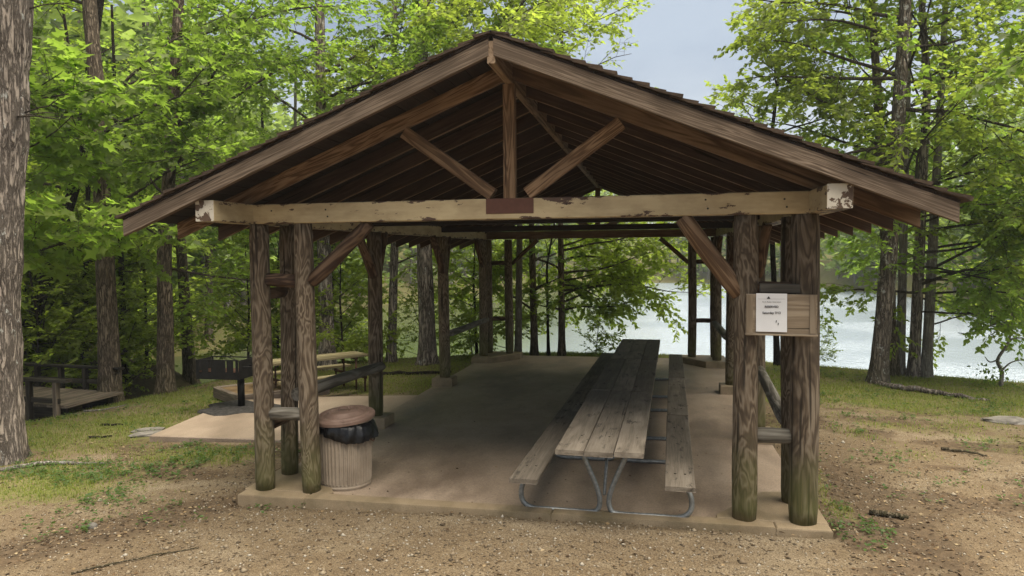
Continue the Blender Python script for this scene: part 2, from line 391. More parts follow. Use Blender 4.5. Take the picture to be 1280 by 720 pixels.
# ------------------------------------------------------------------ the land
WATER_Z = -1.5
BX = np.array([-60, -30, -16, -9.2, -6.3, -4.4, -2.9, -1.2, 1.6, 4.7, 6.3, 7.6, 8.8, 12, 20, 40, 90])
BY = np.array([24, 15, 11, 10.6, 11.2, 11.9, 12.7, 13.1, 13.0, 11.7, 11.1, 10.6, 10.1, 8.4, 4, -8, -30])
FT = np.array([-180, -100, -70, -50, -42, -34, -26, -15, -5, 0, 10, 23, 30, 40, 60, 100, 180])
FR = np.array([300, 300, 60, 34, 30, 34, 52, 80, 105, 115, 105, 56, 47, 46, 60, 300, 300])
def terrain(x, y):
    x, y = np.asarray(x, float), np.asarray(y, float)
    yb = np.interp(x, BX, BY)
    base = -.12-.012*np.clip(y-4, 0, 9)-.028*np.clip(-x-3.5, 0, 6)-.02*np.clip(x-4, 0, 10)
    base = base+.05*(fbm(x*.35, y*.35, 3)-.5)*sstep(3.2, 6, np.abs(x)+np.maximum(0, -y-1)*.8)
    base = base+(.02+.058*sstep(-2.7, -.2, x)*sstep(6, 3, x))*sstep(1.6, -.25, y)*sstep(-5, -1, y)*sstep(-5, -3, x)
    rav = 1.2*np.exp(-((x+11.3-.12*(y-4))/1.25)**2)*sstep(-6, 1, y)
    hill = .16*np.clip(-13.2-x, 0, 30)
    t = y-yb
    land = base-rav+hill
    under = sstep(0., 2.6, t)*1.0
    z = land*(1-under)+under*(-2.4)
    rr = np.hypot(x-CAM[0], y-CAM[1]); th = np.degrees(np.arctan2(x-CAM[0], y-CAM[1]))
    fr = np.interp(th, FT, FR)*(1+.05*(fbm(th*.08, rr*0, 9)-.5))
    f = rr-fr
    far = np.where(f > -3, -2.4+sstep(-3, 2, f)*1.5+np.clip(f-1, 0, 9)*.28+np.clip(f-8, 0, 50)*.13+np.clip(f-55, 0, 120)*.05, -9.)
    far = np.minimum(far, 14)
    return np.where(rr > 24, np.maximum(z, far), z)
def gz(x, y): return float(terrain(x, y))

SLABW, Y0, Y2, Y3, YL = 2.7, 0., 3.1, 6.57, 10.32
def cover(x, y):
    """grass, dark litter, forest floor"""
    n = fbm(x*.55, y*.55, 21); n2 = fbm(x*1.7, y*1.7, 31)
    g = np.zeros_like(x)
    lw = sstep(4.6, 7.4, y+1.2*(n-.5))*sstep(2.6, 3.4, x)            # lawn by the lake
    g = np.maximum(g, lw*(.32+.5*n+.35*n2))
    g = np.maximum(g, sstep(.6, 5, y)*sstep(3.0, 4.5, x)*(.9*n2-.12))
    lf = sstep(5.2, 6.3, y+.5*(n-.5))*sstep(-2.6, -3.0, x)*sstep(-9.6, -7.5, x)
    g = np.maximum(g, lf*(.34+.4*n+.35*n2))
    sl_ = sstep(.2, 2.6, y)*sstep(-4.6, -6.2, x)
    g = np.maximum(g, sl_*(.15+.95*n2*n*2.))
    pa = np.exp(-(((x+6.0)/1.7)**2+((y-.2)/1.0)**2))
    g = np.maximum(g, pa*(.35+1.0*n2))
    g = np.maximum(g, np.exp(-(((x+4.6)/1.2)**2+((y-1.5)/.6)**2))*(.3+.9*n2))
    g = np.maximum(g, sstep(11.2, 12.2, y)*sstep(4, 2, np.abs(x))*.9)
    g = np.maximum(g, np.exp(-(((x-3.15)/.18)**2))*sstep(-.3, .4, y)*(.9*n2))
    k = np.exp(-(((x-3.5)/.55)**2))*sstep(-1.2, .2, y)*sstep(4.5, 1.5, y)*.62
    a = (x+3.1)*.78-(y+.2)*.62                                       # dark run-off streak
    k = np.maximum(k, np.exp(-((a-.1)/.45)**2)*sstep(.6, -.4, y)*.85)
    k = np.maximum(k, np.exp(-(((x-3.6)/1.3)**2+((y+2.2)/1.0)**2))*.55)
    k = np.maximum(k, .62*sstep(.47, .66, fbm(x*.9, y*1.6, 55)))
    fl = np.maximum(sstep(-9.6, -12., x), sstep(-.2, 1.2, y-np.interp(x, BX, BY)))
    fl = np.maximum(fl, sstep(8.6, 10.6, y)*sstep(-5.5, -7, x)*.9)
    farm = sstep(26, 34, np.hypot(x-CAM[0], y-CAM[1])); fl = np.maximum(fl, farm)*(1-.7*farm); g = np.maximum(g, farm*.9)
    front = sstep(2.95, 2.6, np.abs(x))*sstep(-.1, -.6, y)
    return np.clip(g*(1-front), 0, 1), np.clip(k*(1-.5*front), 0, 1), np.clip(fl, 0, 1)
def spaced(lo, hi, d, far, growth=1.14):
    c = list(np.arange(lo, hi, d)); st = d; v = hi
    while v < far: c.append(v); st *= growth; v += st
    st = d; v = lo-d; pre = []
    while v > -far: pre.append(v); st *= growth; v -= st
    return np.array(pre[::-1]+c)
def build_ground():
    xs = spaced(-13, 12, .1, 420); ys = spaced(-7, 14, .1, 420)
    X, Y = np.meshgrid(xs, ys); Z = terrain(X, Y)
    nearf = sstep(60, 25, np.hypot(X, Y))
    Z = Z+nearf*(.018*(fbm(X*3, Y*3, 70)-.5)+.012*(vnoise(X*9, Y*9, 0, 71)-.5))
    # keep the ground just under the slabs
    ins = (np.abs(X) < 2.95) & (Y > -.3) & (Y < 11.2); Z = np.where(ins, np.minimum(Z, -.16), Z)
    nx, ny = len(xs), len(ys)
    V = np.stack([X.ravel(), Y.ravel(), Z.ravel()], 1)
    i = np.arange(nx*ny).reshape(ny, nx)
    F = np.stack([i[:-1, :-1].ravel(), i[:-1, 1:].ravel(), i[1:, 1:].ravel(), i[1:, :-1].ravel()], 1)
    me = npmesh('ground', V, F, MAT['ground'], smooth=True)
    g, k, fl = cover(V[:, 0], V[:, 1])
    at = me.color_attributes.new('cover', 'FLOAT_COLOR', 'POINT')
    at.data.foreach_set('color', np.stack([g, k, fl, np.ones_like(g)], 1).astype(np.float32).ravel())
    link('ground', me, kind='structure')
build_ground()
def build_water():
    V = [(-420, 8, WATER_Z), (420, 8, WATER_Z), (420, 420, WATER_Z), (-420, 420, WATER_Z), (-420, -60, WATER_Z), (420, -60, WATER_Z)]
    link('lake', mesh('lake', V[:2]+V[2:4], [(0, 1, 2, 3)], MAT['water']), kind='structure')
build_water()

# ------------------------------------------------------------------ the shelter
PLV = lambda y: .0087*y                      # the plates rise a little towards the lake
SL = .41; RU = 4.14; RH = .155; EV = 3.62; FRONT, BACK = -.82, YL+.8
SH = empty('picnic_shelter', 'open timber picnic shelter on peeled log posts with a brown gabled roof', 'shelter', (0, 0, 0))
prism('floor_slab', [(-2.87, -.05), (2.87, -.05), (2.87, 11.0), (-2.87, 11.0)], -.35, -.04, 'floor', SH, ch=.006)
for x0, x1 in ((-2.88, -2.135), (-2.129, .4), (.404, 2.43), (2.435, 2.91)):
    prism('kerb', [(x0, -.235+.0035*(x0+2.9)), (x1, -.235+.0035*(x1+2.9)), (x1, -.052), (x0, -.052)], -.34, RNG.uniform(-.003, 0), 'kerb', SH, ch=.012)
TRI = [(2.91, -.05), (2.91, .85), (2.45, .80), (1.93, .02), (1.93, -.05)]
for s in (1, -1):
    p = [(s*x, y) for x, y in TRI]
    prism('plinth', p if s > 0 else p[::-1], -.3, .002, 'kerb', SH, ch=.01)
    q = [(2.93, 9.50), (2.93, 10.62), (1.90, 10.62), (1.90, 10.30), (2.45, 9.50)]
    q = [(s*x, y) for x, y in q]
    prism('plinth', q if s > 0 else q[::-1], -.3, .105, 'kerb', SH, ch=.015)
    for y in (Y2, Y3):
        prism('footing_block', [(s*2.7-.2, y-.2), (s*2.7+.2, y-.2), (s*2.7+.2, y+.2), (s*2.7-.2, y+.2)], -.3, .115, 'kerb', SH, ch=.015)
A_, B_ = .52, .54
sd = 0
for s in (-1, 1):
    rr = .105 if s < 0 else .128
    for nm, x, y, z0, r in (('f', s*2.7, 0, 0, rr), ('f', s*(2.7-A_), 0, 0, rr*.96 if s < 0 else .115), ('f', s*2.7, B_, 0, rr*.9),
                            ('m', s*2.7, Y2, .115, .105), ('m', s*2.7, Y3, .115, .105),
                            ('r', s*2.7, YL-B_, .105, .10), ('r', s*2.7, YL, .105, .10), ('r', s*(2.7-A_), YL, .105, .10)):
        sd += 1
        top = 2.80+PLV(y)-.002
        lean = RNG.uniform(-.015, .015, 2)
        log('log_post', (x, y, z0-.01), (x+lean[0], y+lean[1]*.5, top), r*1.02, r*.94, 'post', SH, sd, 24 if nm == 'f' else 16, .008)
# short ties and long rails
for s in (-1, 1):
    for z, r in ((2.21 if s < 0 else 2.12, .07), (.80 if s < 0 else .77, .07)):
        xo, xi = s*2.62, s*(2.7-A_+.07)
        log('tie_log', (xi, .01, z), (xo, .01, z+.005), r, r, 'greylog' if z < 1 else 'log', SH, sd+int(z*10), 14, .003)
        log('tie_log', (s*2.7, .08, z-.14), (s*2.7, B_-.08, z-.14), r*.9, r*.9, 'log', SH, sd+3, 12, .003)
        log('tie_log', (s*(2.7-A_+.07), YL, .95 if z < 1 else 2.32), (s*2.63, YL, .95 if z < 1 else 2.32), .055, .055, 'log', SH, sd+4, 12, .003)
        log('tie_log', (s*2.7, YL-B_+.08, .95 if z < 1 else 2.32), (s*2.7, YL-.08, .95 if z < 1 else 2.32), .05, .05, 'log', SH, sd+5, 12, .003)
log('rail', (-2.58, .47, .92), (-2.60, 3.08, .85), .075, .07, 'greylog', SH, 41)
log('rail', (2.62, .52, .83), (2.72, 3.08, .93), .07, .065, 'greylog', SH, 42)
log('rail', (-2.59, 6.6, .98), (-2.64, 9.95, .95), .07, .06, 'greylog', SH, 43)
log('rail', (2.62, 6.6, .98), (2.66, 9.95, .93), .07, .06, 'greylog', SH, 44)
# braces
log('brace', (-2.12, -.005, 2.20), (-1.47, -.005, 2.79), .075, .07, 'log', SH, 51, 14, .004)
log('brace', (2.13, -.02, 2.08), (1.62, -.03, 2.79), .085, .08, 'truss', SH, 52, 14, .004)
for s in (-1, 1):
    log('brace', (s*2.1, YL, 2.30), (s*1.45, YL, 2.87), .05, .05, 'log', SH, 53, 12, .004)
    for y in (Y2, Y3):
        for d in (-1, 1): log('brace', (s*2.69, y+d*.07, 2.18), (s*2.74, y+d*.52, 2.80+PLV(y)), .07, .065, 'log', SH, 54+d, 12, .004)
    log('brace', (s*2.69, YL-B_-.07, 2.25), (s*2.74, YL-B_-.5, 2.87), .06, .055, 'log', SH, 57, 12, .004)
# plates, ties
for s in (-1, 1):
    timber('wall_plate', (s*2.805, -.775, 2.9+PLV(-.8)), (s*2.805, BACK-.1, 2.9+PLV(BACK)), .195, .2, 'cream', SH, ch=.008)
    # painted end grain, a thin proud cap of paint
    timber('plate_end', (s*2.805, -.779, 2.9+PLV(-.8)), (s*2.805, -.7752, 2.9+PLV(-.8)), .190, .195, 'endpaint', SH, ch=.004,
           label='peeling pale paint on the end of the side beam')
tb = timber('tie_beam', (-2.707, -.03, 2.899), (2.707, -.03, 2.899), .15, .2, 'cream', SH, ch=.008, label='cream painted tie beam with peeling edges across the front')
timber('patch_board', (-.23, -.107, 2.925), (.235, -.107, 2.924), .012, .145, 'redpaint', SH, ch=.003, label='brown painted patch on the cream tie beam')
for y in (Y2, Y3):
    timber('tie_beam', (-2.707, y, 2.935+PLV(y)), (2.707, y, 2.935+PLV(y)), .15, .1, 'board', SH, ch=.006)
timber('tie_beam', (-2.707, YL, 2.9+PLV(YL)), (2.707, YL, 2.9+PLV(YL)), .15, .18, 'frame', SH, ch=.008)
# roof frame
cs = 1/math.sqrt(1+SL*SL); sn = SL*cs
def slope_pt(s, x, y, zc): return (s*x, y, RU-SL*x+zc)
def rafter(name, s, y, wdt, hgt, zc, x0, x1, mat, **k):
    """zc: vertical offset of the member's centre over the rafter underside line"""
    p0, p1 = slope_pt(s, x0, y, zc), slope_pt(s, x1, y, zc)
    return timber(name, p0, p1, wdt, hgt, mat, SH, cut=(-SL, -SL), **k)
vc = RH/2/cs
rys = [-.05]+[-.05+.725*i for i in range(1, 15)]
for s in (-1, 1):
    for i, y in enumerate(rys):
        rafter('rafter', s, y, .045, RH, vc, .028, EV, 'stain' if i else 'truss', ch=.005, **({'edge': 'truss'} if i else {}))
    for y in (FRONT, BACK):
        rafter('fascia_board', s, y, .04, .14, vc+.012-.004, .022, EV+.02, 'fascia', ch=.005, rough=.0)
    rafter('rafter', s, FRONT+.055, .04, .10, .085, .028, EV-.05, 'frame', ch=.004)
timber('ridge_beam', (0, FRONT-.012, RU+.04), (0, BACK+.012, RU+.04), .07, .19, 'ridge', SH)
for y in (-.06, YL):
    timber('king_post', (0, y, 3.0+PLV(y)), (0, y, RU-.055), .115, .10, 'truss' if y < 1 else 'frame', SH, up=(0, 1, 0), ch=.006)
    for s in (-1, 1):
        x0, z0, x1 = s*.17, 3.04+PLV(y), s*1.06
        z1 = RU-SL*1.06-.03
        timber('truss_strut', (x0, y, z0), (x1, y-.002, z1), .09, .125, 'truss' if y < 1 else 'frame', SH, ch=.006)
# sheathing boards and shingles
bz = RH/cs
nb = 21; bw = (EV/cs+.02)/nb
for s in (-1, 1):
    for i in range(nb):
        d = .01+bw*(i+.5); x = d*cs; z = RU+bz-SL*x+.012
        M, L = axis_matrix((s*x, FRONT-.02+RNG.uniform(-.006, .006), z), (s*x, BACK+.02, z), up=(s*sn, 0, cs))
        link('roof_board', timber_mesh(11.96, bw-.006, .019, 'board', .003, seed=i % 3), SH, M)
def shinglemat():
    b = NB('dark_wood_shake'); r = b.n('NewGeometry', out='Random Per Island'); v, tc, o = b.objvec()
    n = b.noise(b.scale(v, (30, 4, 30)), 1., 4)
    c = b.mix(n, (.022, .016, .012), (.085, .06, .043)); t = b.rng(b.math('ADD', r, o), 0, 2, .6, 1.4)
    return b.done(b.bsdf(b.mix(1., c, b.n('CombineColor', {0: t, 1: t, 2: t}), 'MULTIPLY'), .9, .15, b.bump(n, .5, .005)))
MAT['shingle'] = shinglemat()
EXPO = .142; ncr = int((EV/cs+.08)/EXPO)+1
BOXF = np.array([(0, 3, 2, 1), (4, 5, 6, 7), (0, 1, 5, 4), (1, 2, 6, 5), (2, 3, 7, 6), (3, 0, 4, 7)])
def shake(s, d0, d1, y0, y1, t0, t1, lift):
    """corner points of one shake, tail at the lower end d1"""
    P = []
    for t in (0, 1):
        for d, th in ((d0, t0), (d1, t1)):
            pass
    def pt(d, y, h): return (s*(d*cs+h*sn), y, RU+bz+.024-d*sn+h*cs)
    b0, b1 = lift, lift+.012
    P = [pt(d0, y0, lift*.2), pt(d0, y1, lift*.2), pt(d1, y1, b1), pt(d1, y0, b1),
         pt(d0, y0, lift*.2+t0), pt(d0, y1, lift*.2+t0), pt(d1, y1, b1+t1), pt(d1, y0, b1+t1)]
    return P
stuffV, stuffF = [], []
for s in (-1, 1):
    for c in range(ncr):
        d1 = min((EV/cs+.085), EXPO*(c+1)+.0); d0 = max(.0, d1-EXPO*1.7)
        y = FRONT-.045
        first = True
        while y < BACK+.04:
            wd = RNG.uniform(.10, .22) if not first else RNG.uniform(.16, .3)
            j = RNG.uniform(-.012, .012)
            P = shake(s, d0, d1+j, y+(RNG.uniform(-.02, .012) if first else 0.004), min(y+wd, BACK+.05), .006, RNG.uniform(.022, .034) if first else RNG.uniform(.014, .024), RNG.uniform(.0, .012))
            if s < 0: P = [P[k] for k in (1, 0, 3, 2, 5, 4, 7, 6)]
            if first:
                link('shingle', mesh('shingle', P, [tuple(f) for f in BOXF], MAT['shingle']), SH)
                first = False
            else:
                stuffF.append(BOXF+len(stuffV)*8); stuffV.append(P)
            y += wd
sv = np.array(stuffV).reshape(-1, 3)
link('shingles', npmesh('shingles', sv, np.concatenate(stuffF), MAT['shingle']), SH, kind='stuff')
for i in range(16):      # ridge caps
    for s in (-1, 1):
        y = FRONT-.04+i*.76
        P = shake(s, -.02, .15, y, y+.77, .012, .016, .03+.006*(i % 2))
        if s < 0: P = [P[k] for k in (1, 0, 3, 2, 5, 4, 7, 6)]
        link('ridge_cap', mesh('ridge_cap', P, [tuple(f) for f in BOXF], MAT['shingle']), SH)

for x, z in ((-1.9, 2.93), (-1.88, 2.86), (.55, 2.93), (1.82, 2.94), (1.84, 2.86), (2.5, 2.93), (2.52, 2.86), (-2.5, 2.93)):
    tubepath('nail_head', [(x, -.1045, z), (x, -.108, z)], .009, 'bolt', SH, 8)
for s in (-1, 1):
    for y in (Y2, Y3):
        tubepath('bolt', [(s*2.70, y, 2.86), (s*2.690, y, 2.86)], .014, 'bolt', SH, 8)

# ------------------------------------------------------------------ notice board and paper
NBD = empty('notice_board', 'plywood notice board nailed across the two front log posts beside the lake lawn', 'notice board', (2.47, -.15, 1.72))
timber('back_board', (2.17, -.150, 1.91), (2.77, -.150, 1.902), .022, .355, 'ply', NBD, ch=.003)
for x in (2.2, 2.735):
    timber('batten', (x, -.167, 1.737), (x, -.167, 2.08), .055, .010, 'ply', NBD, up=(0, 1, 0), ch=.002)
timber('lower_lip', (2.165, -.160, 1.727), (2.775, -.160, 1.719), .05, .016, 'ply', NBD, ch=.003)
timber('hanging_board', (2.30, -.085, 2.135), (2.64, -.085, 2.13), .05, .085, 'greylog', NBD, ch=.008, rough=.004)
for x, z in ((2.2, 1.80), (2.2, 2.0), (2.235, 1.92), (2.738, 1.82), (2.738, 2.0)):
    tubepath('screw', [(x, -.1705, z), (x, -.1765, z)], .007, 'bolt', NBD, 8)
PN = empty('paper_notice', 'white paper notice in a clear sleeve pinned to the plywood notice board', 'notice', (2.385, -.174, 1.75))
pv, pf = [], []
for i in range(9):
    for j in range(9):
        u, v = i/8, j/8
        pv.append((2.255+.262*u, -.1755-.006*math.sin(u*3.1)*(.4+.6*v)-.004*(1-v)**2, 1.752+.342*v-.004*u))
for i in range(8):
    for j in range(8):
        a = i*9+j; pf.append((a, a+9, a+10, a+1))
po = link('sheet', mesh('sheet', pv, pf, MAT['paper'], smooth=True), PN)
def text(body, x, z, size, bold=0., parent=PN):
    cu = bpy.data.curves.new('text', 'FONT'); cu.body = body; cu.size = size; cu.align_x = 'CENTER'; cu.offset = bold; cu.extrude = .0004
    t = bpy.data.objects.new('tmp', cu); COL.objects.link(t)
    dg = bpy.context.evaluated_depsgraph_get(); me = bpy.data.meshes.new_from_object(t.evaluated_get(dg))
    bpy.data.objects.remove(t); me.materials.clear(); me.materials.append(MAT['ink'])
    M = Matrix.Translation((x, -.1855, z)) @ Matrix.Rotation(math.pi/2, 4, 'X')
    link('lettering', me, parent, M)
text('RESERVED', 2.385, 1.965, .026, .0006)
text('Saturday 7/13', 2.385, 1.91, .028, .0007)
text('Picnic Shelter Reservation', 2.385, 2.012, .015)
link('emblem', mesh('emblem', [(2.345, -.1855, 2.045), (2.375, -.1855, 2.045), (2.362, -.1855, 2.066), (2.354, -.1855, 2.062)], [(0, 1, 2, 3)], MAT['ink']), PN)
link('rule', mesh('rule', [(2.27, -.1855, 2.042), (2.50, -.1855, 2.042), (2.50, -.1855, 2.0435), (2.27, -.1855, 2.0435)], [(0, 1, 2, 3)], MAT['ink']), PN)
for x, z, a in ((2.42, 1.835, .5), (2.437, 1.812, -.6)):
    link('ink_mark', mesh('ink_mark', [(x, -.1855, z), (x+.006, -.1855, z-.003), (x+.010, -.1855, z+.018), (x+.003, -.1855, z+.02)], [(0, 1, 2, 3)], MAT['ink']), PN)

# ------------------------------------------------------------------ picnic tables in the shelter
def picnic_table(label, y0, L, xc, dx, seed):
    """long table with steel tube ends; runs along local Y"""
    t = empty('picnic_table', label, 'picnic table', (xc, y0, -.04), -math.atan(dx), 'plank picnic tables end to end under the shelter roof')
    Mw = wm(t); zt, zb = .76, .44
    def P(x, y, z): return Mw @ Vector((x, y, z))
    up = (0, 0, 1)
    for i in range(3):
        x = (i-1)*.262
        timber('table_plank', P(x, RNG.uniform(-.012, .012), zt-.0225+RNG.uniform(-.002, .002)), P(x, L+RNG.uniform(-.01, .01), zt-.0225), .256, .045, 'table', t, rough=.003, seed=seed*7+i, ch=.006)
    for s in (-1, 1):
        timber('bench_plank', P(s*.70, .14+.02*s, zb-.02), P(s*.70, L+.14, zb-.02), .265, .042, 'table', t, rough=.003, seed=seed*7+4+s, ch=.006)
    for fy in (.55, L-.55):
        for s in (-1, 1):
            pts = smoothpts([(s*.26, fy, zt-.06), (s*.24, fy, zt-.10), (s*.10, fy, .34), (s*.045, fy, .17), (s*.06, fy, .06), (s*.14, fy, .026), (s*.5, fy, .026),
                             (s*.70, fy, .03), (s*.80, fy, .10), (s*.80, fy, .24), (s*.72, fy, .36), (s*.70, fy, .405)], 5)
            tubepath('frame_tube', pts, .025, 'galv', t, 10)
            timber('bench_bracket', P(s*.60, fy, .385), P(s*.80, fy, .385), .05, .02, 'bolt', t)
            for yy, zz in ((.0, 0),):
                tubepath('bolt', [(s*.66, fy, zb+.0015), (s*.66, fy, zb+.005)], .011, 'bolt', t, 8)
                tubepath('bolt', [(s*.75, fy, zb+.0015), (s*.75, fy, zb+.005)], .011, 'bolt', t, 8)
        timber('top_cleat', P(-.36, fy, zt-.06), P(.36, fy, zt-.06), .05, .025, 'galv', t)
        inn = fy+.5 if fy < L/2 else fy-.5
        tubepath('frame_brace', [(0, fy, .20), (0, inn, zt-.05)], .016, 'galv', t, 8)
        for x in (-.262, 0, .262):
            tubepath('bolt', [(x+.05, fy, zt+.0015), (x+.05, fy, zt+.004)], .010, 'bolt', t, 8)
    return t
picnic_table('weathered plank picnic table nearest the gravel, its tabletop end overhanging the kerb', -.62, 2.95, .885, .019, 1)
picnic_table('weathered plank picnic table in the middle of the row of three', 2.36, 2.93, .945, .019, 2)
picnic_table('weathered plank picnic table at the lake end of the row of three', 5.33, 2.95, 1.005, .019, 3)

# ------------------------------------------------------------------ rubbish bin
def bin_():
    cx, cy, z0 = -1.965, .40, -.04
    ZS = 1.07
    t = empty('trash_can', 'tan ribbed metal trash can with black liner and red-brown lid beside the log posts', 'trash can', (cx, cy, z0))
    t.scale = (1, 1, ZS); M = wm(t)
    n = 84; rings = []
    prof = [(.268, 0, 0), (.272, .012, 0), (.276, .02, 0), (.276, .03, 0), (.270, .036, 0), (.270, .05, 0), (.274, .062, 1), (.281, .3, 1), (.287, .6, 1), (.288, .63, 0), (.292, .66, 0), (.30, .67, 0), (.30, .685, 0)]
    for r, z, rib in prof:
        ring = []
        for j in range(n*2):
            a = math.pi*j/n; rr = r
            if rib: rr += .0075*(1 if (j//2) % 2 == 0 else -1)*(.8 if j % 2 else 1)
            ring.append((rr*math.cos(a), rr*math.sin(a), z))
        rings.append(ring)
    V, F = loft(rings); link('body', mesh('body', V, F, MAT['can'], smooth=False), t, M)
    # liner: a crumpled skirt over the rim
    r = np.random.default_rng(3); rings = []; m = 96; ph = r.uniform(0, 6.28, 8)
    for i, (rad, z) in enumerate([(.285, .665), (.305, .662), (.316, .65), (.322, .625), (.326, .60), (.324, .578), (.314, .562)]):
        ring = []
        for j in range(m):
            a = 2*math.pi*j/m; f = i/6
            sag = -.075*f*(.5+.5*math.cos(a+.25))**1.5+.018*f*math.sin(3*a+ph[1])
            wr = f*(.012*math.sin(11*a+ph[2]+3*f)+.012*math.sin(17*a-ph[3]+5*f)+.008*math.sin(29*a+ph[4]))+r.normal(0, .0025)
            out_ = .045*f*max(0, math.cos(a+.15))**3
            ring.append(((rad+wr+out_)*math.cos(a), (rad+wr+out_)*math.sin(a), z+sag*1.0+r.normal(0, .003)))
        rings.append(ring)
    V, F = loft(rings, False); me = mesh('liner', V, F, MAT['bag'], smooth=True); link('bin_liner', me, t, M)
    # lid, tilted a little
    rings = []; Ml = M @ Matrix.Translation((0, 0, .708)) @ Matrix.Rotation(math.radians(5), 4, 'X') @ Matrix.Rotation(math.radians(-3), 4, 'Y')
    for rad, z in [(.318, -.03), (.327, -.028), (.329, 0.), (.324, .010), (.29, .017), (.275, .034), (.255, .035), (.238, .020), (.215, .022), (.185, .044), (.168, .060), (.146, .060), (.128, .044), (.10, .046), (.05, .054), (.004, .055)]:
        rings.append([(rad*math.cos(a), rad*math.sin(a), z) for a in [2*math.pi*j/64 for j in range(64)]])
    V, F = loft(rings); lid = link('lid', mesh('lid', V, F, MAT['lid'], smooth=False), t, Ml)
    h = smoothpts([(-.06, 0, .055), (-.05, 0, .085), (0, 0, .092), (.05, 0, .085), (.06, 0, .055)], 4)
    rings = []
    tubepath('lid_handle', h, .008, 'lid', lid, 8)
    for s in (1, -1):
        hp = smoothpts([(s*.285, -.06, .50), (s*.32, -.05, .49), (s*.33, 0, .46), (s*.32, .05, .49), (s*.285, .06, .50)], 4)
        tubepath('side_handle', hp, .008, 'rust', t, 8)
    return t
bin_()
def chain():
    t = empty('chain', 'short rusty chain hanging between the trash can and the inner log post', 'chain', (-2.262, .16, .35))
    for i in range(8):
        z = .52-i*.045; o = []
        for k in range(10):
            a = 2*math.pi*k/10; u, v = .012*math.cos(a), .028*math.sin(a)
            o.append((u if i % 2 else 0, 0 if i % 2 else u, v))
        o.append(o[0])
        M = Matrix.Translation((-2.262+.004*math.sin(i), .16, z)) 
        pts = [M @ Vector(p) for p in o]
        pts = [wm(t).inverted() @ p for p in pts]
        tubepath('chain_link', pts, .005, 'rust', t, 6)
chain()

# ------------------------------------------------------------------ pads, grill, far table, raised bed, bridge
prism('concrete_pad', [(-5.78, 2.12), (-2.88, 2.25), (-2.88, 5.7), (-4.7, 5.25), (-6.05, 4.7), (-6.0, 3.9)], -.4, -.085, 'pad', None, ch=.012, kind='structure')
ashp = []
for i in range(30):
    a = 2*math.pi*i/30; r = 1+.18*math.sin(3*a+1)+.1*math.sin(7*a)
    ashp.append((-5.55+.72*r*math.cos(a), 4.1+.55*r*math.sin(a)))
prism('ash_spill', ashp, -.09, -.068, 'ash', None, ch=.03, kind='stuff')
def grill():
    t = empty('park_grill', 'black steel pedestal grill standing in spilled ash at the edge of the concrete pad', 'grill', (-5.62, 4.2, -.08))
    tubepath('post', [(0, 0, 0), (0, 0, .53)], .06, 'blacksteel', t, 14)
    M = wm(t)
    def P(x, y, z): return M @ Vector((x, y, z))
    for a, b_, nm in (((-.70, -.22), (.10, -.22), 'side_wall'), ((-.70, .22), (.10, .22), 'side_wall')):
        # front and back walls built of a sill, posts and a solid middle, leaving the grate slots open
        timber(nm, P(a[0], a[1], .55), P(b_[0], b_[1], .55), .008, .10, 'blacksteel', t, ch=.001)
        timber('top_rim', P(a[0], a[1], .82), P(b_[0], b_[1], .82), .012, .02, 'blacksteel', t, ch=.002)
        for x, w_ in ((-.67, .05), (-.53, .12), (-.28, .27), (-.06, .12), (.07, .05)) if a[1] < 0 else ((-.68, .03), (.08, .03)):
            timber('notched_plate', P(x-w_/2, a[1], .705), P(x+w_/2, a[1], .705), .008, .21, 'blacksteel', t, ch=.001)
    for x in (-.705, .105):
        timber('end_wall', P(x, -.215, .66), P(x, .215, .66), .008, .32, 'blacksteel', t, ch=.001)
    timber('pan', P(-.70, 0, .497), P(.10, 0, .497), .44, .008, 'blacksteel', t, ch=.001)
    for i in range(9):
        tubepath('grate_bar', [(-.69, -.2+i*.05, .62), (.08, -.2+i*.05, .62)], .006, 'rust', t, 6)
    tubepath('handle', smoothpts([(.10, -.1, .7), (.22, -.1, .7), (.25, 0, .7), (.22, .1, .7), (.10, .1, .7)], 4), .01, 'blacksteel', t, 8)
grill()
def far_table():
    ang = math.atan2(.79, .62); bx, by = -5.15, 6.05
    t = empty('picnic_table', 'pale wooden picnic table out on the grass beyond the trash can', 'picnic table', (bx, by, gz(bx, by)-.02), ang)
    M = wm(t)
    def P(x, y, z): return M @ Vector((x, y, z))
    for i in range(3): timber('table_plank', P(-1.0, (i-1)*.215, .72), P(1.0, (i-1)*.215, .72), .205, .045, 'oldtable', t, rough=.003, seed=60+i)
    for s in (-1, 1): timber('bench_plank', P(-1.0, s*.62, .42), P(1.0, s*.62, .42), .24, .045, 'oldtable', t, rough=.003, seed=64+s)
    for x in (-.72, .72):
        for s in (-1, 1):
            tubepath('leg', [(x, s*.26, .70), (x, s*.26, .02)], .02, 'rust', t, 8)
            tubepath('bench_leg', [(x, s*.62, .40), (x, s*.62, .0)], .022, 'rust', t, 8)
        timber('cross_bar', P(x, -.66, .34), P(x, .66, .34), .05, .05, 'rust', t)
        timber('top_bar', P(x, -.3, .675), P(x, .3, .675), .05, .045, 'rust', t)
far_table()
def bed():
    pts = [(-6.0, 4.75), (-6.95, 5.45), (-5.9, 6.75), (-4.9, 6.0)]
    t = empty('raised_bed', 'low timber edged bed of bare dirt behind the black grill', 'raised bed', (-6.0, 5.7, -.2))
    for i in range(4):
        a, b_ = pts[i], pts[(i+1) % 4]
        timber('edge_timber', (*a, -.1), (*b_, -.1), .1, .2, 'deck', t, ch=.01, rough=.004, seed=80+i)
    prism('soil', pts[::-1], -.25, -.02, 'litter', t, ch=.02)
bed()
